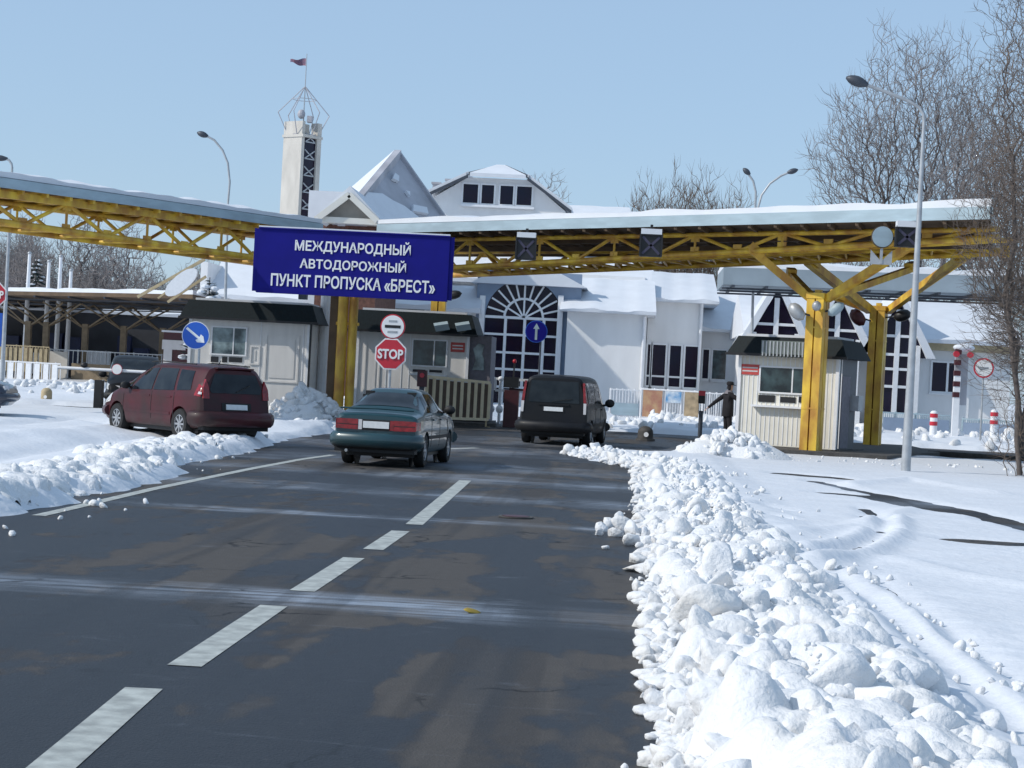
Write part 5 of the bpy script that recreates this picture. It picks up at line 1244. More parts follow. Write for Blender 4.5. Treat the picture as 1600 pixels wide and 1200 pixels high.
def minivan(label, loc, rz):
    t = thing('minivan', label, 'car', loc, rz)
    st = [(-2.06, .17, .36, 1.50, 1.0, .80, .80, .54), (-1.98, .16, .28, 1.565, 1.0, .87, .85, .62), (-1.6, .08, .24, 1.60, 1.0, .895, .875, .655), (-1.0, 0, .22, 1.62, 1.0, .90, .885, .67), (.0, 0, .22, 1.62, .98, .90, .885, .67), (.45, 0, .22, 1.575, .97, .90, .88, .66),
          (1.38, 0, .22, 1.12, .95, .90, .875, .72), (1.75, 0, .23, .98, .88, .88, .84, .70), (2.05, 0, .27, .80, .73, .82, .78, .60), (2.17, 0, .36, .66, .60, .72, .68, .5)]
    B = Body(st, .62); make_body(B, t, 'red_car', ((-1.28, .325), (1.40, .325)), .90)
    for x, y in ((-.79, -1.28), (.79, -1.28), (-.79, 1.40), (.79, 1.40)): wheel(t, x, y, .325, .21, 8)
    mb = MB(); mb.prism([rear_pt(B, x, z, .012) for x, z in ((-.60, 1.02), (.60, 1.02), (.64, 1.10), (.50, 1.42), (-.50, 1.42), (-.64, 1.10))], (0, .02, 0)); put(mb, 'rear_window', 'car_glass', t)
    mb = MB(); B.top_patch(mb, .52, 1.30, .62, .72); put(mb, 'windscreen', 'car_glass', t, 60)
    for sg in (-1, 1):
        for poly in (((-.98, 1.03), (-.12, 1.01), (-.12, 1.49), (-.86, 1.49)), ((-.05, 1.01), (.86, .985), (.40, 1.46), (-.05, 1.49)), ((.92, .99), (1.24, .985), (.98, 1.19), (.80, 1.30)), ((-1.62, 1.06), (-1.08, 1.035), (-.97, 1.48), (-1.50, 1.46))):
            mb = MB(); B.side_patch(mb, poly, sg); put(mb, 'side_window', 'car_glass', t, 60)
        mb = MB(); mb.prism([rear_pt(B, sg * x, z, .02) for x, z in ((.66, .90), (.81, .90), (.80, 1.12), (.72, 1.30), (.66, 1.12))], (0, .06, 0)); tl = put(mb, 'tail_light', 'tail', t)
        mb = MB(); B.side_patch(mb, ((-2.02, .93), (-1.80, .95), (-1.84, 1.20), (-1.98, 1.15)), sg, .014); put(mb, 'side_light', 'tail', tl)
        mb = MB(); B.side_patch(mb, ((-2.03, .98), (-1.93, .985), (-1.94, 1.04), (-2.02, 1.03)), sg, .02); put(mb, 'indicator', 'tail_clear', tl)
        mb = MB(); B.side_patch(mb, ((-.88, .50), (1.02, .50), (1.02, .56), (-.88, .56)), sg, .012); put(mb, 'side_strip', 'red_car', t, 60)
        for y in (-.80, .1): box_local(t, 'door_handle', 'red_car', sg * B.side(y, .88) - .01, sg * B.side(y, .88) + .03, y - .11, y + .11, .865, .90)
        mb = MB(); B.side_patch(mb, ((1.72, .68), (2.10, .62), (2.02, .76), (1.66, .88)), sg, .01); put(mb, 'headlight', 'tail_clear', t, 60)
        mb = MB(); mb.path([(sg * .66, -1.5, 1.60), (sg * .665, 0, 1.635), (sg * .655, .35, 1.60)], .015, 6); put(mb, 'roof_rail', 'trim', t)
    mb = rear_panel(B, [(-.36, .66), (.36, .66), (.36, .82), (-.36, .82)], .012, .03); put(mb, 'plate_recess', 'trim', t)
    mb = rear_panel(B, [(-.26, .68), (.26, .68), (.26, .79), (-.26, .79)], .03, .02); put(mb, 'number_plate', 'plate', t)
    mb = MB(); mb.path([(-.89, -1.75, .50), (-.87, -2.05, .50), (-.72, -2.18, .50), (0, -2.22, .50), (.72, -2.18, .50), (.87, -2.05, .50), (.89, -1.75, .50)], .11, 10); mb.v = [(x, y, .48 + (z - .5) * 1.5) for x, y, z in mb.v]; put(mb, 'rear_bumper', 'red_car', t, 60)
    mb = MB(); mb.box(-.80, .80, -2.12, -1.9, .24, .36); put(mb, 'bumper_skirt', 'trim', t)
    mb = MB(); mb.path([(-.84, 1.8, .48), (-.76, 2.1, .48), (0, 2.26, .48), (.76, 2.1, .48), (.84, 1.8, .48)], .12, 10); put(mb, 'front_bumper', 'red_car', t, 60)
    mb = MB(); mb.bar((-.45, -1.93, 1.545), (.45, -1.93, 1.545), .14, .03); put(mb, 'roof_spoiler', 'red_car', t)
    mb = MB(); mb.bar(rear_pt(B, 0, 1.05, .03), rear_pt(B, .34, 1.20, .03), .018, .018); put(mb, 'wiper', 'black', t)
    mb = MB(); mb.tube((.0, -1.3, 1.61), (.0, -1.38, 1.70), .01, n=5); put(mb, 'aerial', 'black', t)
    for x in (-.40, .40): mb = MB(); mb.box(x - .22, x + .22, .12, .26, .8, 1.2); mb.box(x - .12, x + .12, .12, .22, 1.2, 1.42); put(mb, 'seat_back', 'grey_cloth', t)
    seams(B, t, (-1.02, -.085, 1.12), .40, .98); mirror(B, t, .92, 1.02, 'trim'); return t
hd = R(44)
# rear right corner stands at px 418, Y 43.4
rc0 = base(421, 40.6); fwd = Vector((-math.sin(hd), math.cos(hd), 0)); rgt = Vector((math.cos(hd), math.sin(hd), 0))
mv = minivan('maroon minivan parked askew in the snow on the left, rear towards the road', tuple(rc0 + fwd * 2.12 - rgt * .86 + Vector((0, 0, .09))), hd)

def van(label, loc, rz, paint, name='van', front=False, hs=1.0):
    t = thing(name, label, 'van', loc, rz)
    st = [(-2.32, .05, .42, 1.80, 1.08, .86, .85, .70), (-2.25, .05, .32, 1.86, 1.08, .925, .91, .76), (-1.6, .02, .28, 1.90, 1.08, .95, .935, .79), (0, 0, .26, 1.90, 1.07, .95, .935, .79), (.75, 0, .26, 1.86, 1.06, .95, .93, .78), (1.55, 0, .26, 1.26, 1.04, .945, .915, .76), (1.95, 0, .27, 1.10, .98, .92, .88, .72), (2.28, 0, .30, .92, .84, .86, .82, .62), (2.38, 0, .40, .74, .68, .76, .72, .52)]
    st = [(a, k, zs, zt * hs if zt > 1.3 else zt, zb, wm, wb, wr) for a, k, zs, zt, zb, wm, wb, wr in st]
    B = Body(st, .66); make_body(B, t, paint, ((-1.45, .33), (1.45, .33)), .95)
    for x, y in ((-.83, -1.45), (.83, -1.45), (-.83, 1.45), (.83, 1.45)): wheel(t, x, y, .33, .22, 6)
    rt = lambda z: z * hs if z > 1.2 else z
    mb = MB(); mb.prism([rear_pt(B, x, z, .012) for x, z in ((-.70, 1.14), (.70, 1.14), (.64, rt(1.72)), (-.64, rt(1.72)))], (0, .02, 0)); put(mb, 'rear_window', 'car_glass', t)
    mb = MB(); B.top_patch(mb, .84, 1.48, .72, .76); put(mb, 'windscreen', 'car_glass', t, 60)
    for sg in (-1, 1):
        for poly in (((-2.0, 1.16), (-.75, 1.16), (-.75, rt(1.70)), (-1.95, rt(1.70))), ((-.65, 1.16), (.35, 1.15), (.35, rt(1.70)), (-.65, rt(1.70))), ((.43, 1.14), (1.38, 1.10), (.88, rt(1.62)), (.43, rt(1.70)))):
            mb = MB(); B.side_patch(mb, poly, sg); put(mb, 'side_window', 'car_glass', t, 60)
        mb = MB(); mb.prism([rear_pt(B, sg * x, z, .02) for x, z in ((.81, 1.16), (.885, 1.16), (.82, rt(1.70)), (.76, rt(1.70)))], (0, .05, 0)); tl = put(mb, 'tail_light', 'tail', t)
        mb = MB(); mb.prism([rear_pt(B, sg * x, z, .022) for x, z in ((.82, .86), (.89, .86), (.885, 1.155), (.81, 1.155))], (0, .05, 0)); put(mb, 'indicator', 'tail_clear', tl)
        mb = MB(); B.side_patch(mb, ((-2.27, 1.1), (-2.19, 1.1), (-2.17, rt(1.66)), (-2.23, rt(1.66))), sg, .012); put(mb, 'side_light', 'tail', tl)
        mb = MB(); B.side_patch(mb, ((-1.0, .52), (1.0, .52), (1.0, .60), (-1.0, .60)), sg, .014); put(mb, 'side_strip', 'trim', t, 60)
        box_local(t, 'door_handle', 'trim', sg * B.side(.5, .98) - .01, sg * B.side(.5, .98) + .03, .42, .64, .96, 1.0)
        mb = MB(); B.side_patch(mb, ((1.98, .70), (2.31, .66), (2.26, .84), (1.9, .92)), sg, .012); put(mb, 'headlight', 'tail_clear', t, 60)
        mb = MB(); mb.prism([(sg * .46, 2.34, .62), (sg * .80, 2.27, .62), (sg * .78, 2.22, .82), (sg * .48, 2.30, .80)], (0, .06, 0)); put(mb, 'front_light', 'tail_clear', t)
    mb = MB(); mb.box(-.40, .40, 2.34, 2.42, .55, .76); put(mb, 'grille', 'black', t)
    mb = rear_panel(B, [(-.30, .90), (.30, .90), (.30, 1.05), (-.30, 1.05)], .012, .03); put(mb, 'plate_recess', 'trim', t)
    mb = rear_panel(B, [(-.26, .91), (.26, .91), (.26, 1.02), (-.26, 1.02)], .03, .02); put(mb, 'number_plate', 'plate', t)
    mb = MB(); mb.path([(-.94, -2.0, .52), (-.93, -2.3, .52), (-.80, -2.44, .52), (0, -2.48, .52), (.80, -2.44, .52), (.93, -2.3, .52), (.94, -2.0, .52)], .12, 10); mb.v = [(x, y, .5 + (z - .52) * 1.25) for x, y, z in mb.v]; put(mb, 'rear_bumper', paint if not front else 'trim', t, 60)
    mb = MB(); mb.box(-.86, .86, -2.36, -2.1, .28, .40); put(mb, 'bumper_skirt', 'trim', t)
    mb = MB(); mb.path([(-.9, 2.0, .46), (-.82, 2.36, .46), (0, 2.46, .46), (.82, 2.36, .46), (.9, 2.0, .46)], .13, 10); put(mb, 'front_bumper', 'trim', t, 60)
    mb = MB(); mb.bar(rear_pt(B, -.05, 1.17, .03), rear_pt(B, .5, 1.26, .03), .02, .02); put(mb, 'wiper', 'black', t)
    mb = MB(); mb.bar(rear_pt(B, -.42, 1.09, .02), rear_pt(B, .42, 1.09, .02), .03, .05); put(mb, 'tailgate_trim', paint, t)
    for sg in (-1, 1):
        x = B.side(1.15, 1.1); mb = MB(); mb.ball((sg * (x + .19), 1.15, 1.16), .14, .08, .12, 12, 8); mb.bar((sg * (x - .02), 1.17, 1.08), (sg * (x + .12), 1.15, 1.12), .07, .06); put(mb, 'wing_mirror', 'trim', t, 60)
    seams(B, t, (-.70, .39, 1.42), .42, 1.05); return t
g = base(871, 51.6)
van('black people carrier with tall tail lights waiting at the barrier beside the snow bank', (g.x + .10, 51.6 + 2.42, .004), R(-6.5), 'black_car')
g = base(192, 63.0)
van('black van facing us behind the barrier arm, half hidden by the maroon minivan', (g.x - .25, 63.0 + 2.4, .004), R(194), 'black_car', front=True, hs=.97)
g = base(24, 47.0)
sedan('dark blue car of which only one end shows at the left edge of the picture', (g.x - 2.62, 47.6, .12), R(-84), 'blue_car')

# ------------------------------------------------------------------ signs, lamps, poles, barriers
def disc_sign(t, p, r, face, ring=None, rw=.05, nrm=(0, -1, 0), name='plate'):
    n_ = Vector(nrm).normalized(); p = Vector(p)
    mb = MB(); mb.disc(p, n_, r, .02, 40); o = mb.build(name, ring or face, t)
    if ring: mb = MB(); mb.disc(p + n_ * .021, n_, r - rw, .006, 40); mb.build('face', face, o)
    mb = MB(); mb.disc(p - n_ * .012, n_, r * .97, .01, 30); mb.build('back_plate', 'grey_metal', o)
    return o
def sign_post(name, label, px, Y, ztop, r=.035, cat='road sign', m='grey_metal', z0=0.0):
    g = base(px, Y); t = thing(name, label, cat, (g.x, g.y, z0)); mb = MB(); mb.tube((g.x, g.y + .05, z0), (g.x, g.y + .05, ztop), r, n=10); mb.build('post', m, t); return t, g
# STOP + customs control
YS = 46.0; pS = at(606, 553, YS); pC = at(607, 510, YS)
t, g = sign_post('stop_sign', 'red STOP octagon under a round white red-ringed plate above the teal car', 603, YS, pC.z + .3)
mb = MB(); mb.disc((g.x, YS, pS.z), (0, -1, 0), .405, .02, sides=8, rot=R(22.5)); o = mb.build('octagon', 'white_sign', t)
mb = MB(); mb.disc((g.x, YS - .021, pS.z), (0, -1, 0), .37, .006, sides=8, rot=R(22.5)); f = mb.build('face', 'red_plate', o)
mb = MB(); text_into(mb, 'STOP', (g.x, YS - .03, pS.z), (1, 0, 0), UPV, .62, .24, (0, -1, 0), .03); mb.build('lettering', 'white_sign', f)
o = disc_sign(t, (g.x + .02, YS, pC.z), .30, 'white_sign', 'red_plate', .03)
mb = MB(); mb.box(g.x + .02 - .19, g.x + .02 + .19, YS - .034, YS - .028, pC.z - .035, pC.z + .035); mb.build('bar', 'black', o)
mb = MB()
for z_, a_ in ((.13, .10), (-.13, .12)):
    mb.box(g.x + .02 - a_, g.x + .02 + a_, YS - .033, YS - .028, pC.z + z_ - .025, pC.z + z_ + .025)
mb.build('small_print', 'grey_metal', o)
# blue arrow signs
YA = 55.0; p = at(306, 524, YA); t, g = sign_post('arrow_sign', 'round blue sign with a white arrow pointing down to the right', 305, YA, p.z + .35)
o = disc_sign(t, p, .405, 'blue_plate', 'white_sign', .02)
d = Vector((.80, 0, -.60)); s_ = Vector((.60, 0, .80)); c_ = p + Vector((0, -.03, 0))
mb = MB(); mb.prism([c_ - d * .34 - s_ * .035, c_ + d * .12 - s_ * .035, c_ + d * .08 - s_ * .10, c_ + d * .16 - s_ * .13, c_ + d * .34, c_ + d * .20 + s_ * .12, c_ + d * .1 + s_ * .12, c_ + d * .12 + s_ * .035, c_ - d * .34 + s_ * .035], (0, -.006, 0)); mb.build('arrow', 'white_sign', o)
YB_ = 74.0; p = at(838, 518, YB_); t, g = sign_post('arrow_sign', 'round blue sign with a white upright arrow in front of the arched window', 838, YB_, p.z + .35, m='dark_metal')
o = disc_sign(t, p, .43, 'blue_sign', 'blue_plate', .03); c_ = p + Vector((0, -.03, 0))  # darker blue, grey arrow and dark post put shade into the sign
mb = MB(); mb.prism([c_ + Vector((-.045, 0, -.32)), c_ + Vector((.045, 0, -.32)), c_ + Vector((.045, 0, .10)), c_ + Vector((.12, 0, .10)), c_ + Vector((0, 0, .32)), c_ + Vector((-.12, 0, .10)), c_ + Vector((-.045, 0, .10))], (0, -.006, 0)); mb.build('arrow', 'fascia', o)
# left edge pair
YE = 62.0; p = at(-9, 460, YE); p2 = at(-14, 505, YE); t, g = sign_post('stop_sign', 'red STOP octagon cut by the left edge of the picture, above a blue plate', -14, YE, p.z + .5)
mb = MB(); mb.disc(p, (0, -1, 0), .44, .02, sides=8, rot=R(22.5)); o = mb.build('octagon', 'white_sign', t); mb = MB(); mb.disc(p + Vector((0, -.021, 0)), (0, -1, 0), .40, .006, sides=8, rot=R(22.5)); f = mb.build('face', 'red_plate', o)
mb = MB(); text_into(mb, 'STOP', p + Vector((0, -.03, 0)), (1, 0, 0), UPV, .66, .26, (0, -1, 0), .03); mb.build('lettering', 'white_sign', f)
mb = MB(); mb.box(p2.x - .45, p2.x + .38, YE - .02, YE, p2.z - .75, p2.z + .35); mb.build('blue_panel', 'blue_plate', t)
# no-entry style sign on the right
p = at(1537, 575, 72); t, g = sign_post('road_sign', 'round red-ringed sign on a thin post among the twigs at right', 1531, 72, p.z + .3)
o = disc_sign(t, p, .37, 'white_sign', 'red_plate', .06, nrm=(-.1, -1, 0)); mb = MB(); mb.box(p.x - .2, p.x + .2, p.y - .045, p.y - .032, p.z - .04, p.z + .04); mb.build('bar', 'grey_metal', o)
# street lamps
def lamp(label, px, Y, pts, head, r0=.08, r1=.045, m='grey_metal', name='street_lamp', heads=None, hm='dark_metal'):
    g = base(px, Y); t = thing(name, label, 'street lamp', (g.x, g.y, 0))
    P_ = [at(a, b, Y) for a, b in pts]; z0 = P_[0]
    mb = MB(); mb.path([g, g.lerp(z0, .5), z0], [r0, (r0 + r1) / 2, r1], 10); mb.build('pole', m, t, 60)
    for hp in (heads or [(P_, head)]):
        pp, hh = hp; a, b = [at(q[0], q[1], Y) for q in hh]
        mb = MB(); mb.path(pp, r1, 8); mb.build('arm', m, t, 60)
        mb = MB(); n_ = 7; mb.path([a.lerp(b, i / (n_ - 1)) for i in range(n_)], [.05, .09, .12, .13, .12, .09, .03], 10); mb.build('lamp_head', hm, t, 60)
    return t
lamp('street lamp with one curved arm rising behind the left canopy wing', 348, 78, [(356, 320), (359, 285), (356, 255), (348, 235), (335, 219), (322, 212)], ((325, 213), (308, 207)))
g_ = 88
P_ = lambda L: [at(a, b, g_) for a, b in L]
lamp('street lamp with two arms curving apart above the right canopy wing', 1171, g_, [(1180, 330)], None, .08, .05, heads=[(P_([(1180, 330), (1181, 300), (1177, 283), (1168, 270)]), ((1172, 273), (1161, 263))), (P_([(1183, 330), (1190, 305), (1203, 287), (1220, 275), (1236, 268)]), ((1230, 270), (1247, 265)))])
lamp('tall pale lamp pole in the snow at right, its arm bent left over the twigs', 1415, 45.8, [(1444, 190), (1443, 178), (1436, 168), (1420, 158), (1385, 144), (1350, 131)], ((1356, 133), (1322, 121)), .115, .042)
lamp('lamp whose dark head only just shows at the left edge of the picture', 2, 78, [(19, 262), (18, 256), (14, 250), (8, 248)], ((12, 248), (-14, 246)), .1, .05)
for i, (bx_, top, word) in enumerate(((37, (42, 397), 'leftmost'), (68, (77, 410), 'second from left'), (86, (92, 402), 'third from left'), (103, (108, 424), 'rightmost'))):
    Yf = 108.0; g = base(bx_ - 1, Yf); q = at(*top, Yf)
    t = thing('flagpole', 'bare pale flagpole in front of the low left canopy, %s of the four' % word, 'flagpole', tuple(g), 0, 'bare flagpoles at left')
    mb = MB(); mb.path([g, Vector((g.x, g.y, q.z * .6)), Vector((g.x, g.y, q.z))], [.15, .13, .09], 10); mb.build('pole', 'white_paint', t, 60)
    mb = MB(); mb.box(g.x - .25, g.x + .25, g.y - .25, g.y + .25, 0, .4); mb.build('base_block', 'grey_metal', t); mb = MB(); mb.ball((g.x, g.y, q.z + .06), .12, .12, .1); mb.build('finial', 'grey_metal', t, 60)
# pipe post behind booth one
t, g = sign_post('utility_post', 'pale drain post between the left booth and the yellow twin column', 499, 66.0, 4.3, .17, 'post', 'white_paint')
# barrier at left with round plate
YBr = 60.0; g = base(153, YBr); t = thing('road_barrier', 'closed barrier with a round white plate on its arm, in front of the black van', 'barrier', tuple(g))
mb = MB(); mb.box(g.x - .12, g.x + .12, g.y - .15, g.y + .15, 0, 1.0); mb.build('cabinet', 'black', t)
a, b = at(90, 577, YBr), at(330, 586, YBr); a.z = b.z = at(183, 579, YBr).z
mb = MB(); mb.tube(a, b, .05, n=8); mb.build('arm', 'white_paint', t, 60)
p = at(183, 577, YBr - .1); disc_sign(t, p, .17, 'white_sign', 'red_plate', .015)
mb = MB(); mb.ball((a.x - .05 + .9, a.y, a.z + .12), .12, .1, .09); mb.build('arm_end_lamp', 'black', t, 60)
# dark red barrier pillar with traffic light near the van
g = base(797, 68.0); t = thing('barrier_pillar', 'dark red barrier pillar with a black signal box just left of the black people carrier', 'barrier', tuple(g))
mb = MB(); mb.box(g.x - .26, g.x + .26, g.y - .2, g.y + .2, 0, 1.32); mb.build('cabinet', 'dark_red', t)
mb = MB(); mb.box(g.x - .30, g.x + .24, g.y - .24, g.y - .04, 1.40, 1.78); mb.build('signal_box', 'black', t)
mb = MB(); mb.tube((g.x + .02, g.y, 1.3), (g.x + .04, g.y, 2.3), .03, n=8); mb.build('post', 'black', t)
mb = MB(); mb.ball((g.x + .04, g.y, 2.34), .07, .07, .08); mb.build('beacon', 'red_plate', t, 60)
mb = MB(); mb.bar((g.x - .1, g.y, 1.36), (g.x + .8, g.y, 1.32), .1, .08); mb.build('arm', 'dark_red', t)
# white double-rail gate behind it
g = base(772, 72.0); t = thing('rail_gate', 'white double-rail gate behind the dark red barrier pillar', 'gate', tuple(g))
x0, x1 = at(774, 600, 72).x, at(834, 600, 72).x; z0, z1 = Zp(800, 611, 72), Zp(800, 593, 72)
mb = MB()
for z_ in (z0, z1): mb.box(x0, x1, 71.97, 72.03, z_ - .045, z_ + .045)
for x_ in (x0, at(804, 600, 72).x, x1): mb.box(x_ - .045, x_ + .045, 71.96, 72.04, z0, z1)
mb.build('rails', 'white_paint', t)
for px in (766, 779):
    x_ = base(px, 72).x; mb = MB(); mb.tube((x_, 72, 0), (x_, 72, z1 - .05), .06, n=8); mb.ball((x_, 72, z1), .11, .1, .1); mb.ball((x_, 72, .55), .14, .12, .16); mb.build('post', 'white_paint', t, 60)
# slatted gate of pale boards
g = base(700, 65.0); t = thing('slatted_gate', 'gate of upright cream slats on a dark frame in front of the shaded booth', 'gate', tuple(g))
A0 = base(664, 64.8); A1 = base(762, 66.5); zt0 = Zp(664, 587, 64.8); zt1 = Zp(762, 597, 66.5)
mb = MB(); n_ = 10
for i in range(n_):
    s = i / (n_ - 1); p = A0.lerp(A1, s); z_ = zt0 + (zt1 - zt0) * s; mb.box(p.x - .055, p.x + .055, p.y - .02, p.y + .02, .28, z_ - .05)
mb.build('slats', 'cream_slat', t)
mb = MB()
mb.bar(A0 + UPV * (zt0 - .02), A1 + UPV * (zt1 - .02), .07, .09); mb.bar(A0 + UPV * .26, A1 + UPV * .26, .07, .09); mb.build('rails', 'cream_slat', t)
mb = MB(); mb.prism([A0 + Vector((0, .05, .3)), A1 + Vector((0, .05, .3)), A1 + Vector((0, .05, zt1 - .1)), A0 + Vector((0, .05, zt0 - .1))], (0, .02, 0)); mb.build('back_sheet', MT['gate_back'] if 'gate_back' in MT else 'tan', t)
mb = MB()
for p in (A0.lerp(A1, .3), A0.lerp(A1, .97)):
    mb.bar(p, p + Vector((.15, -.3, 0)) , .05, .05); mb.bar(p + UPV * .3, p, .06, .06)
mb.build('feet', 'tan', t)
g = base(656, 64.2); t = thing('signal_post', 'short dark post with a red lamp at the left end of the slatted gate', 'traffic light', tuple(g))
mb = MB(); mb.tube(g, (g.x, g.y, 1.3), .09, n=10); mb.build('post', 'dark_metal', t); zz = Zp(656, 590, 64.2); mb = MB(); mb.box(g.x - .16, g.x + .16, g.y - .12, g.y + .12, zz - .3, zz + .25); mb.build('housing', 'dark_red', t); mb = MB(); mb.disc((g.x, g.y - .125, zz + .08), (0, -1, 0), .08, .01, 16); mb.build('lamp', 'red_plate', t)
g = base(1093, 63.0); t = thing('signal_post', 'slim dark post with a red lamp between the person and the fence panels', 'traffic light', tuple(g))
mb = MB(); mb.tube(g, (g.x, g.y, 1.0), .07, n=10); mb.build('post', 'dark_metal', t); zz = Zp(1095, 620, 63); mb = MB(); mb.box(g.x - .11, g.x + .11, g.y - .1, g.y + .1, zz - .22, zz + .2); mb.build('housing', 'black', t); mb = MB(); mb.box(g.x - .11, g.x + .11, g.y - .13, g.y - .102, zz + .04, zz + .2); mb.build('lamp', 'red_plate', t)
# bollards
def dome(label, px, Y, r, h, m):
    g = base(px, Y); t = thing('dome_bollard', label, 'bollard', tuple(g)); mb = MB(); mb.ball((g.x, g.y, h - r * .8), r, r, r * .8, 18, 10); mb.lathe([(r * 1.02, 0), (r, h - r * .8)], tuple(g), 'z', 18); mb.build('dome', m, t, 60)
    mb = MB(); mb.lathe([(0, .06), (r * 1.25, .06), (r * 1.3, 0)], tuple(g), 'z', 18); mb.build('foot', 'dark_concrete', t)
    mb = MB(); mb.disc((g.x + .02, g.y - r * 1.0, h * .42), (0, -1, .2), r * .32, .02, 14); mb.build('reflector', 'white_sign', t)
dome('tan domed concrete bollard in the snow left of the black van', 72, 66.0, .19, .56, 'tan'); dome('dark squat domed bollard on the asphalt right of the black people carrier', 1008, 60.5, .24, .46, 'dark_concrete')
def striped(label, px, Y, h, r, name='striped_bollard'):
    g = base(px, Y); t = thing(name, label, 'bollard', tuple(g)); mb = MB(); mb.tube(g, (g.x, g.y, h), r, n=12); mb.ball((g.x, g.y, h), r, r, r * .7); mb.build('post', 'white_paint', t, 50)
    for z_ in (h - .10, h - .42): mb = MB(); mb.tube((g.x, g.y, z_ - .08), (g.x, g.y, z_ + .08), r * 1.06, n=12); mb.build('band', 'red_plate', t, 50)
striped('short white bollard with red bands in front of the two-pane window', 1457, 78.0, 1.22, .15); striped('white bollard with red bands under the twigs at far right', 1551, 78.0, 1.40, .15)
g = base(1490, 76.0); t = thing('crossing_signal', 'striped red and white crossing signal with a grey back and snowy top', 'traffic light', tuple(g))
mb = MB(); mb.box(g.x - .12, g.x + .12, g.y - .12, g.y + .12, 0, 2.8); mb.build('post', 'white_paint', t); zt = Zp(1500, 545, 76)
mb = MB(); mb.box(g.x - .08, g.x + .42, g.y + .13, g.y + .3, 1.6, zt - .2); mb.build('backboard', 'lavender', t)
mb = MB()
for i in range(5): z_ = 1.9 + i * .42; mb.box(g.x - .14, g.x + .1, g.y - .14, g.y + .125, z_, z_ + .2)
mb.build('stripes', 'dark_red', t)
for s_ in (-1, 1): mb = MB(); mb.disc((g.x + .16 + s_ * .27, g.y - .1, zt - .22), (0, -1, 0), .12, .15, 18); mb.build('lamp', 'red_plate', t)
mb = MB(); mb.ball((g.x + .2, g.y, zt + .05), .42, .2, .16); mb.build('snow_cover', 'roof_snow', t, 60)
# fences
def fence(name, label, pxs, Y, z1, m, bars, cat='fence', z0=.1, panels=()):
    g0, g1 = base(pxs[0], Y[0]), base(pxs[1], Y[1]); t = thing(name, label, cat, tuple(g0)); mb = MB()
    for z_ in (z0, z1): mb.bar(g0 + UPV * z_, g1 + UPV * z_, .05, .06)
    for i in range(bars + 1): p = g0.lerp(g1, i / bars); mb.bar(p + UPV * (z0 + .03), p + UPV * (z1 - .03), .04, .04)
    mb.build('bars', m, t); mb = MB()
    for i in range(0, bars + 1, max(1, bars // 4)): p = g0.lerp(g1, i / bars) + Vector((0, .06, 0)); mb.tube(p, p + UPV * (z1 + .06), .05, n=8)
    mb.build('posts', m, t)
    for a, b_, pm, lo, hi in panels: p, q_ = g0.lerp(g1, a) + Vector((0, -.06, 0)), g0.lerp(g1, b_) + Vector((0, -.06, 0)); mb = MB(); mb.prism([p + UPV * lo, q_ + UPV * lo, q_ + UPV * hi, p + UPV * hi], (0, .03, 0)); mb.build('panel', pm, t)
    return t
MT['ochre'] = mat('ochre_poster', (.42, .28, .15), .6, var=.7, scale=2.5, col2=(.30, .13, .09)); MT['blue_poster'] = mat('pale_blue_poster', (.62, .66, .68), .6, var=.8, scale=2.2, col2=(.05, .22, .45)); MT['tan_poster'] = mat('tan_poster', (.42, .32, .20), .6, var=.5, scale=3)
fence('barrier_fence', 'low fence hung with red ochre, blue and tan panels in front of the terminal', (1000, 1092), (94, 93), 1.55, 'white_paint', 22, panels=((.03, .36, 'ochre', .2, 1.5), (.42, .68, 'blue_poster', .95, 1.5), (.74, .98, 'tan_poster', .2, 1.5)))
fence('barrier_fence', 'plain white fence panel left of the red ochre panel', (952, 999), (95, 95), 1.45, 'white_paint', 10, panels=((.05, .95, 'fascia', .2, .8),))
fence('barrier_fence', 'pale picket fence between the tan panel and the cream booth', (1096, 1146), (96, 96), 1.5, 'white_paint', 14)
fence('barrier_fence', 'bluish mesh fence right of the rear dark column', (1366, 1494), (84, 84), 1.1, 'fascia', 40, panels=((.1, .9, 'blue_wall', .15, .9),))
fence('barrier_fence', 'bluish mesh fence under the twigs at far right', (1503, 1620), (84, 83), 1.0, 'fascia', 34, panels=((.0, 1, 'blue_wall', .15, .85),))
fence('barrier_fence', 'white broad-slat fence at the far left behind the snow', (-30, 93), (99, 98), 1.25, 'white_paint', 30, panels=[(i / 9 + .01, i / 9 + .075, 'white_paint', .1, 1.2) for i in range(9)])
fence('barrier_fence', 'tan slatted fence under the flagpoles at left', (-20, 74), (104, 104), 2.1, 'tan', 22, panels=[(i / 12 + .01, i / 12 + .06, 'tan', .7, 2.0) for i in range(12)])
fence('barrier_fence', 'grey board fence right of the tan slatted fence', (76, 250), (105, 104), 2.0, 'grey_metal', 24, panels=((0, .16, 'concrete', .3, 1.9), (.2, .98, 'shade_board_tan', .4, 1.3)))
# striped panel and strut left of the booth
pA, pB = at(262, 458, 92), at(318, 412, 92)
t = thing('reflector_panel', 'white rounded panel on tan diagonal struts above the low left canopy', 'panel', (at(290, 470, 92).x, 92, 4.6))
mb = MB(); d = (pB - pA); pr = Vector((-d.z, 0, d.x)).normalized(); c_ = at(283, 441, 91.5)
mb.prism([c_ + d.normalized() * (1.05 * math.cos(2 * math.pi * i / 20) * (1 if abs(math.cos(2 * math.pi * i / 20)) < .8 else .92)) + pr * .38 * math.sin(2 * math.pi * i / 20) for i in range(20)], (0, .15, 0)); mb.build('panel', 'white_paint', t)
mb = MB(); mb.bar(at(215, 464, 92), at(320, 405, 92), .14, .14); mb.bar(at(262, 472, 92), at(322, 432, 92), .12, .12); mb.bar(at(247, 466, 92), at(270, 448, 92), .08, .08); mb.build('strut', 'tan', t)
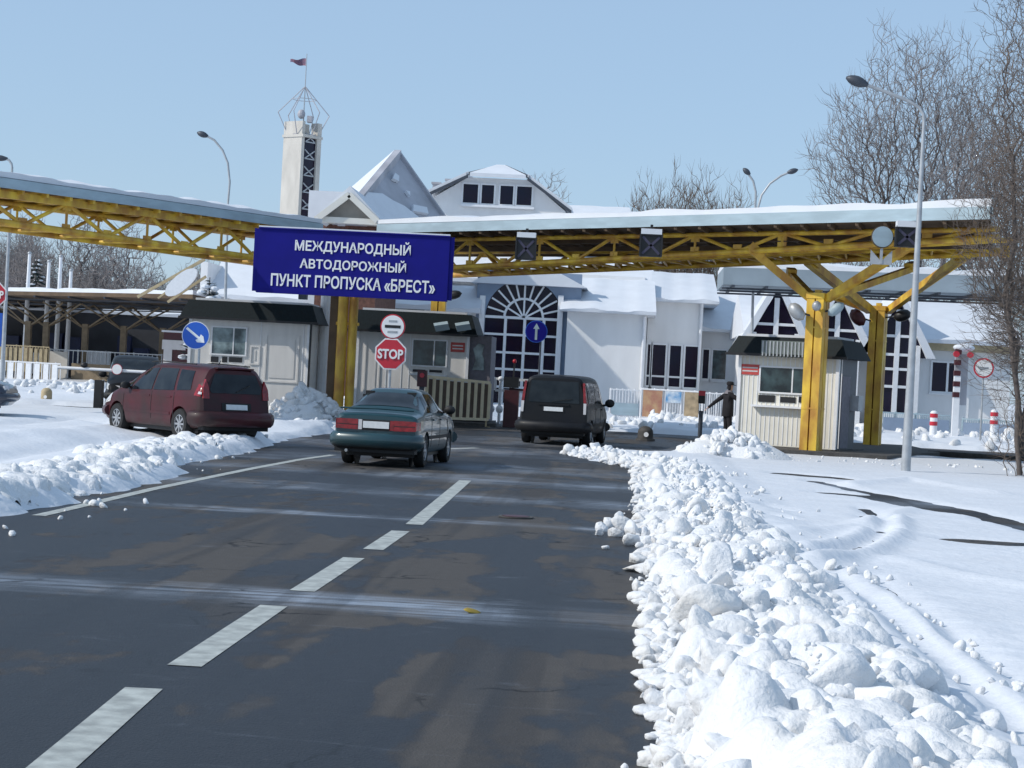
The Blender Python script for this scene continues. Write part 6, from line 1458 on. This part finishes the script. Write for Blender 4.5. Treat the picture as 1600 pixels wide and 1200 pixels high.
# red parked truck cab
gq = base(276, 100); t = thing('red_kiosk', 'small red and white kiosk at the right end of the low left canopy', 'kiosk', tuple(gq)); mb = MB(); mb.box(gq.x - .7, gq.x + .7, 99.4, 101, 0, 3.2); mb.build('cabin', 'dark_red', t); mb = MB(); mb.box(gq.x - .75, gq.x + .5, 99.34, 99.39, 2.3, 2.8); mb.box(gq.x - .65, gq.x - .2, 99.33, 99.38, 1.5, 2.3); mb.build('white_band', 'tail_clear', t); mb = MB(); mb.box(gq.x - .8, gq.x + .8, 99.3, 101.1, 3.2, 3.3); mb.build('roof', 'roof_snow', t)
# road debris and manhole
g = gp(738, 958); ps = [chunk((g.x + dx, g.y + dy, .012), r, 2, .3) for dx, dy, r in ((0, 0, .05),)]
ps = [(v * np.array([2.2, 1.2, .6]) + np.array([g.x * -1.2, g.y * -.2, .005]) , f) for v, f in ps]
MT['straw'] = mat('yellow_straw', (.42, .30, .05), .8, var=.4, scale=9); tag(merge('straw_tuft', ps, 'straw'), 'small tuft of yellow straw lying on the frosty seam of the road', 'debris')
g = gp(806, 809); t = thing('manhole_cover', 'dark rusty manhole cover ringed with frost in the right lane', 'manhole cover', (g.x, g.y, 0)); mb = MB(); mb.disc((g.x, g.y, .006), (0, 0, 1), .17, .02, 30, up=(0, 1, 0)); mb.build('lid', 'dark_red', t); mb = MB(); mb.lathe([(.175, .005), (.175, .02), (.22, .02), (.22, .005)], (g.x, g.y, 0), 'z', 30); mb.build('ring', 'dark_concrete', t)
# ------------------------------------------------------------------ person at the booth
def person():
    Yp = 58.6; g = base(1134, Yp); z0 = .14
    t = thing('person', 'person in black uniform and cap standing at the cream booth, one elbow bent out', 'person', (g.x, g.y, z0), R(-68))
    J = {}; E = []
    def j(n_, p, r, par=None):
        J[n_] = (len(J), p, r)
        if par: E.append((J[par][0], J[n_][0]))
    # facing +y (away), x right
    j('pelvis', (0, 0, .98), (.17, .13)); j('waist', (0, .0, 1.14), (.165, .135), 'pelvis'); j('chest', (0, .01, 1.36), (.20, .14), 'waist'); j('neck', (0, .02, 1.53), (.07, .07), 'chest')
    j('head0', (0, .04, 1.62), (.085, .095), 'neck'); j('head1', (0, .045, 1.72), (.09, .10), 'head0'); j('head2', (0, .04, 1.79), (.07, .08), 'head1')
    for s, sg in (('l', -1), ('r', 1)):
        j('hip' + s, (sg * .10, 0, .90), (.105, .11), 'pelvis'); j('knee' + s, (sg * .13, .03, .50), (.075, .08), 'hip' + s); j('ank' + s, (sg * .14, -.02, .10), (.055, .06), 'knee' + s); j('toe' + s, (sg * .16, .15, .045), (.05, .045), 'ank' + s)
        j('sh' + s, (sg * .20, .0, 1.44), (.085, .085), 'chest')
    j('ell', (-.36, -.24, 1.22), (.062, .062), 'shl'); j('wrl', (-.40, -.44, 1.04), (.045, .045), 'ell'); j('hal', (-.41, -.50, .99), (.042, .03), 'wrl')
    j('elr', (.34, .18, 1.30), (.065, .065), 'shr'); j('wrr', (.40, .42, 1.36), (.045, .045), 'elr'); j('har', (.41, .50, 1.37), (.042, .03), 'wrr')
    me = bpy.data.meshes.new('body'); me.from_pydata([v[1] for v in J.values()], E, []); me.update()
    o = bpy.data.objects.new('body', me); C.objects.link(o)
    sk = o.modifiers.new('skin', 'SKIN'); me.skin_vertices[0].data[0].use_root = True
    for (i, p, r) in J.values(): me.skin_vertices[0].data[i].radius = r
    o.modifiers.new('sub', 'SUBSURF').levels = 2
    bpy.context.view_layer.update(); m2 = bpy.data.meshes.new_from_object(o.evaluated_get(bpy.context.evaluated_depsgraph_get())); o.modifiers.clear(); o.data = m2
    for nm in ('cloth', 'skin'): m2.materials.append(MT[nm])
    for p in m2.polygons:
        c = p.center; p.use_smooth = True
        p.material_index = 1 if (1.56 < c.z < 1.74 and c.y > .03) or (c - Vector(J['hal'][1])).length < .06 or (c - Vector(J['har'][1])).length < .06 else 0
    o.parent = t
    hands = MB()
    for nm, d in (('hal', Vector((-.1, -.6, -.5))), ('har', Vector((.15, .9, .1)))):
        p = Vector(J[nm][1]); d.normalize(); sd_ = d.cross(Vector((0, 0, 1))).normalized()
        for k in range(4): q = p + sd_ * (.016 * (k - 1.5)) + d * .02; hands.path([q, q + d * (.045 + .006 * (1.5 - abs(k - 1.5))), q + d * .07 + Vector((0, 0, -.02))], [.009, .0085, .006], 6)
        hands.path([p + sd_ * .03, p + sd_ * .05 + d * .03, p + sd_ * .045 + d * .055], [.01, .009, .007], 6)
    h = hands.build('fingers', 'skin', None, 60); h.parent = t
    mb = MB(); mb.lathe([(0, 1.85), (.07, 1.845), (.105, 1.82), (.112, 1.78), (.108, 1.735), (0, 1.73)], (0, .04, 0), 'z', 20); mb.prism([(-.09, .13, 1.745), (.09, .13, 1.745), (.06, .21, 1.73), (-.06, .21, 1.73)], (0, 0, .012)); cp = mb.build('cap', 'cloth', None, 50); cp.parent = t
    mb = MB(); mb.lathe([(.0, 1.36), (.205, 1.36), (.225, 1.1), (.235, .80), (.22, .78), (.0, .80)], (0, 0, 0), 'z', 24); mb.v = [(x, y * .68, z) for x, y, z in mb.v]; jk = mb.build('jacket', 'cloth', None, 60); jk.parent = t
    mb = MB(); mb.lathe([(.0, 1.60), (.10, 1.57), (.12, 1.52), (.15, 1.47), (0, 1.44)], (0, .01, 0), 'z', 18); b_ = mb.build('collar', 'grey_cloth', None, 60); b_.parent = t
person()

# ------------------------------------------------------------------ trees
class TB:
    def __init__(s): s.v, s.f = [], []
    def seg(s, p, q, r0, r1, n):
        d = q - p
        if d.length < 1e-5: return
        d = d.normalized(); a = d.cross(Vector((.3, .5, .81))).normalized(); b = d.cross(a); k = len(s.v)
        for i in range(n):
            t = 6.2832 * i / n; e = a * math.cos(t) + b * math.sin(t); s.v.append(p + e * r0); s.v.append(q + e * r1)
        for i in range(n): j = (i + 1) % n; s.f.append((k + 2 * i, k + 2 * j, k + 2 * j + 1, k + 2 * i + 1))
    def build(s, name, m, parent):
        me = bpy.data.meshes.new(name); me.from_pydata([tuple(v) for v in s.v], [], s.f); me.update(); me.polygons.foreach_set('use_smooth', [True] * len(me.polygons))
        me.materials.append(MT[m]); o = bpy.data.objects.new(name, me); C.objects.link(o); o.parent = parent; return o
def tree(label, loc, seed, env, n, stems, rtip=.012, rmax=.3, alpha=.28, m='twig', group=None, name='bare_tree', cat='tree', twigs=2, tw=.5, wig=.10, lift=.18, thick=14):
    """limbs grown from the stems towards points spread through the crown, each joining the nearest suitable branch; thickness by the pipe rule"""
    g = np.random.default_rng(seed); t = thing(name, label, cat, loc, 0, group)
    pos, par, plen, dirs = [], [], [], []
    def node(p, k):
        d = p - pos[k] if k >= 0 else np.array([0, 0, 1.0]); L = float(np.linalg.norm(d)) + 1e-9
        pos.append(p); par.append(k); plen.append((plen[k] if k >= 0 else 0) + (L if k >= 0 else 0)); dirs.append(d / L); return len(pos) - 1
    for s in stems:                                      # each stem: base xy and top xyz
        k = -1; b_, e_ = np.array([s[0], s[1], -.1]), np.array(s[2:5]); nn = 9
        for q in range(nn): u = q / (nn - 1); k = node(b_ + (e_ - b_) * u + g.normal(0, wig * .8, 3) * np.array([1, 1, 0]) * math.sin(u * 3.1), k)
    pts = []
    wts = np.array([e[6] * 1.0 for e in env]); wts /= wts.sum()
    for e, k in zip(env, g.multinomial(n, wts)):
        v = g.normal(size=(k, 3)); v /= np.linalg.norm(v, axis=1)[:, None]; v *= (g.uniform(0, 1, k) ** .42)[:, None] * (1 + .16 * np.sin(v[:, :1] * 5 + v[:, 2:] * 7 + seed))
        pts.append(v * np.array([e[3], e[4], e[5]]) + np.array(e[:3]))
    pts = np.concatenate(pts); root = np.array([np.mean([s[2] for s in stems]), 0, min(s[4] for s in stems) * .8]); pts = pts[pts[:, 2] > .3]
    pts = pts[np.argsort(np.linalg.norm(pts - root, axis=1))]
    P = np.zeros((len(pos) + 4 * len(pts) + 8, 3)); PL = np.zeros(len(P)); P[:len(pos)] = pos; PL[:len(pos)] = plen; c = len(pos); n0 = 2
    for e in pts:
        d = np.linalg.norm(P[:c] - e, axis=1); cost = d + alpha * PL[:c] + 1.2 * np.maximum(0, P[:c, 2] - e[2]) ; cost[P[:c, 2] < min(e[2] * .45, 3.0)] += 3
        k = int(np.argmin(cost)); a = P[k]; L = float(d[k])
        if L < .12: continue
        ctrl = a + dirs[k] * L * .28 + (e - a) * .12; ns = 3 if L > .7 else 2
        for q in range(1, ns + 1):
            u = q / ns; p = a * (1 - u) ** 2 + ctrl * 2 * u * (1 - u) + (e + np.array([0, 0, lift * L * .22])) * u * u + (g.normal(0, wig * .3 * min(L, 1.5), 3) if q < ns else 0)
            k = node(p, k); P[c] = p; PL[c] = plen[k]; c += 1
    N = len(pos); cnt = np.zeros(N); kids_ = np.zeros(N, int)
    for k in range(N):
        if par[k] >= 0: kids_[par[k]] += 1
    for k in range(N - 1, -1, -1):
        cnt[k] = max(cnt[k], 1)
        if par[k] >= 0: cnt[par[k]] += cnt[k]
    for k in range(N): cnt[k] = max(1, cnt[k])
    rr = np.minimum(rmax, rtip * np.maximum(1, cnt / 2.0) ** .40)
    tr, cr_ = TB(), TB(); V = [Vector(p) for p in pos]
    for k in range(N):
        q = par[k]
        if q < 0: continue
        big = cnt[k] > thick
        (tr if big else cr_).seg(V[q], V[k], min(rr[q], rr[k] * 1.5), rr[k], 6 if cnt[k] > 120 else (4 if big else 3))
        if kids_[k] == 0 and twigs:
            for _ in range(twigs):
                d = Vector(dirs[k]) + Vector(g.normal(0, .55, 3)) + Vector((0, 0, lift)); d.normalize(); L = tw * g.uniform(.4, 1.3); mid = V[k] + d * L * .5 + Vector(g.normal(0, .06 * L, 3))
                cr_.seg(V[k], mid, rr[k] * .8, rr[k] * .6, 3); cr_.seg(mid, V[k] + d * L + Vector((0, 0, lift * L * .4)), rr[k] * .6, rr[k] * .25, 3)
    tr.build('trunk', 'bark', t); cr_.build('crown', m, t); return t
def move_copy(o, loc, rz, s, label=None):
    c = copy_tree(o); c.location = loc; c.rotation_euler = (0, 0, rz); c.scale = (s, s, s * random.uniform(.92, 1.08))
    if label: c['label'] = label
    return c
def loc(px, Y): g = base(px, Y); return (g.x, g.y, 0)
tree('big spreading bare tree rising behind the lamp pole at right', loc(1420, 118), 11, [(-.4, 0, 18.4, 4.8, 4.6, 6.0, 1.0), (-3.6, 0, 15.6, 3.4, 3.6, 4.2, .6), (2.4, 0, 16.0, 2.9, 3.4, 6.0, .5)], 3600,
     [(0, 0, 0, 0, 13.5), (-.6, .2, -2.1, .3, 12.8), (.5, -.1, 1.7, -.2, 12.6), (.1, .3, .4, 1.2, 14.0)], .016, .42, .5, 'twig', tw=.85, lift=.30, twigs=3)
tree('bare tree between the big spreading tree and the near twiggy one', loc(1505, 112), 23, [(0, 0, 12.5, 3.6, 3.6, 6.0, 1)], 2200, [(0, 0, -.3, 0, 9), (.3, 0, 1.2, .2, 8)], .016, .34, .45, 'twig', twigs=3, tw=.7, lift=.25)
tree('low twiggy bare tree half hidden by the right end of the canopy', loc(1300, 130), 31, [(0, 0, 9.8, 3.3, 3.0, 4.4, 1), (4.2, 0, 9.6, 3.4, 3, 4.2, .8)], 1900, [(0, 0, -.4, 0, 7), (.4, 0, 3.4, 0, 7.5)], .019, .3, .45, 'twig', tw=.6, lift=.1)
tree('dense twiggy tree close by, filling the right edge of the picture', loc(1606, 47), 5, [(.5, 0, 7.6, 2.35, 2.0, 6.8, 1.0), (-.6, -.2, 5.4, 1.4, 1.3, 3.8, .5), (.2, 0, 11.0, 1.9, 1.5, 4.2, .3)], 11000,
     [(0, 0, .5, 0, 10.5), (-.15, .1, -.7, .2, 7.5), (.2, 0, 1.5, .1, 8.5), (.1, -.2, -.1, -.5, 5.5)], .0058, .15, .4, 'twig_grey', name='twiggy_tree', tw=.38, twigs=3, lift=.05, wig=.16, thick=30)
tree('slimmer twiggy tree at the far right, standing behind the dense one', loc(1596, 60), 19, [(.3, 0, 7.4, 2.4, 2.0, 6.2, 1.0)], 5000, [(0, 0, .4, 0, 9.5), (.2, .1, -.8, .2, 7)], .0078, .15, .4, 'twig_grey', name='twiggy_tree', tw=.42, twigs=3, lift=.06, wig=.16, thick=30)
tree('low bush of bare twigs in the snow below the near twiggy tree', loc(1600, 46.2), 77, [(0, 0, 1.2, .95, .8, 1.3, 1)], 900, [(.1 * i - .3, .06 * (i % 3), .22 * i - .66, .1 * (i % 2), 1.1) for i in range(7)], .004, .03, .2, 'twig_brown', name='bare_bush', cat='bush', tw=.2, lift=.1, thick=40)
# poplars above the canopy
pop = tree('bare upright poplar above the right canopy, fourth of the eight from left', loc(1046, 165), 41, [(0, 0, 13.6, 1.75, 1.7, 6.6, 1), (.2, 0, 9.5, 2.1, 1.9, 5, .5)], 900, [(0, 0, .1, 0, 12.5), (.3, 0, .8, .1, 11), (-.2, .1, -.7, 0, 10.5)], .021, .24, .5, 'twig_brown', 'bare poplars above the right canopy', 'poplar_tree', tw=1.0, lift=.7, twigs=3)
names = ['first', 'second', 'third', 'fifth', 'sixth', 'seventh', 'last']
for i, (px, s) in enumerate(((1000, .97), (1020, .99), (1040, 1.0), (1084, 1.0), (1106, .98), (1130, .97), (1154, .92))):
    move_copy(pop, loc(px - 17, 165 + 4 * (i % 3)), random.uniform(0, 6), s, 'bare upright poplar above the right canopy, %s of the eight from left' % names[i])
tree('small bare tree peeping out behind the four-window dormer', loc(834, 160), 61, [(0, 0, 14, 2.6, 2.4, 5.2, 1)], 700, [(0, 0, 0, 0, 12)], .022, .24, .2, 'twig', tw=.7, lift=.3)
# grey wood at left
wd1 = tree('bare grey tree in the far wood behind the left canopies', loc(185, 190), 71, [(0, 0, 9.8, 3.6, 3.4, 5.4, 1)], 520, [(0, 0, .3, 0, 8), (.4, 0, 1, .2, 7)], .035, .26, .22, 'twig', 'bare trees of the far left wood', tw=1.2, lift=.4, twigs=3)
wd2 = tree('bare grey tree in the far wood behind the left canopies', loc(120, 200), 72, [(0, 0, 11.0, 2.9, 2.8, 6.2, 1)], 520, [(0, 0, -.2, 0, 10)], .035, .26, .2, 'twig', 'bare trees of the far left wood', tw=1.2, lift=.45, twigs=3)
for i in range(34):
    px = random.uniform(-40, 340); Y_ = random.uniform(180, 235); lim = 1.0 if px < 200 else .82
    move_copy(random.choice((wd1, wd2)), loc(px, Y_), random.uniform(0, 6), random.uniform(.62, .95) * lim)
tr_ = TB(); cr_ = TB(); rd = random.Random(3); t = thing('wood_undergrowth', None, None, loc(150, 215))
for i in range(5200):
    x = rd.uniform(-24, 24); y = rd.uniform(-6, 10); h = rd.uniform(2, 8.2) * (1 - .15 * (x > 6)); p = Vector((x, y, rd.uniform(0, 2.0))); cr_.seg(p, p + Vector((rd.gauss(0, .9), rd.gauss(0, .4), h)), .06, .02, 3)
bpy.data.objects.remove(t); uo = cr_.build('wood_undergrowth', 'twig', None); uo.location = loc(150, 215); tag(uo, 'grey haze of thin stems filling the far wood at left', 'wood', None, 'stuff')
def two(mb, ms):                                        # needles with the snow lying in them, one crown
    k = len(mb.f); mb.add(ms.v, ms.f); o = mb.build('crown', 'needle', None); o.data.materials.append(MT['roof_snow'])
    for p in o.data.polygons: p.material_index = 1 if p.index >= k else 0
    return o
# snowy spruce behind the flagpoles
g = loc(48, 150); t = thing('spruce_tree', 'dark snow-laden spruce behind the flagpoles at left', 'tree', g); tr_ = TB(); tr_.seg(Vector((0, 0, 0)), Vector((0, 0, 9.6)), .2, .03, 7); tr_.build('trunk', 'bark', t)
mb = MB(); ms = MB(); rd = random.Random(9)
for i in range(26):
    z = 1.5 + 7.9 * i / 26; L = 2.9 * (1 - i / 27) + .25; nb = 9
    for b_ in range(nb):
        a = rd.uniform(0, 6.28); e = Vector((math.cos(a), math.sin(a), -.28)); s_ = Vector((-math.sin(a), math.cos(a), 0)); l_ = L * rd.uniform(.6, 1.1); q = Vector((0, 0, z))
        for k in range(5):
            u0 = .15 + k * .17; w_ = l_ * .16 * (1 - u0 * .6); c_ = q + e * l_ * u0
            mb.add([c_, c_ + e * l_ * .22 + s_ * w_ + Vector((0, 0, -.12)), c_ + e * l_ * .34, c_ + e * l_ * .22 - s_ * w_ + Vector((0, 0, -.12))], [(0, 1, 2, 3)])
        if rd.random() < .35: c_ = q + e * l_ * .62 + Vector((0, 0, .09)); ms.ball(tuple(c_), l_ * .2, l_ * .2, .07, 7, 4)
two(mb, ms).parent = t
# snowy conifer branch mass by booth
g = loc(318, 84); t = thing('snowy_shrub', 'snow-covered conifer top sticking up behind the left booth hood', 'shrub', g); mb = MB(); ms = MB(); rd = random.Random(4)
for i in range(260):
    z = rd.uniform(.5, 5.3); a = rd.uniform(0, 6.28); L = (5.6 - z) * .26 + .15; e = Vector((math.cos(a), math.sin(a), rd.uniform(-.4, .3))); s_ = Vector((-math.sin(a), math.cos(a), .1)) * .12; q = Vector((0, 0, z)); mb.add([q + s_ * .3, q + e * L + s_, q + e * L * 1.25, q + e * L - s_], [(0, 1, 2, 3)])
    if rd.random() < .22: c_ = q + e * L * .9; ms.ball(tuple(c_), .22, .22, .12, 8, 5)
two(mb, ms).parent = t; tr_ = TB(); tr_.seg(Vector((0, 0, 0)), Vector((0, 0, 5.5)), .1, .02, 6); tr_.build('trunk', 'bark', t)
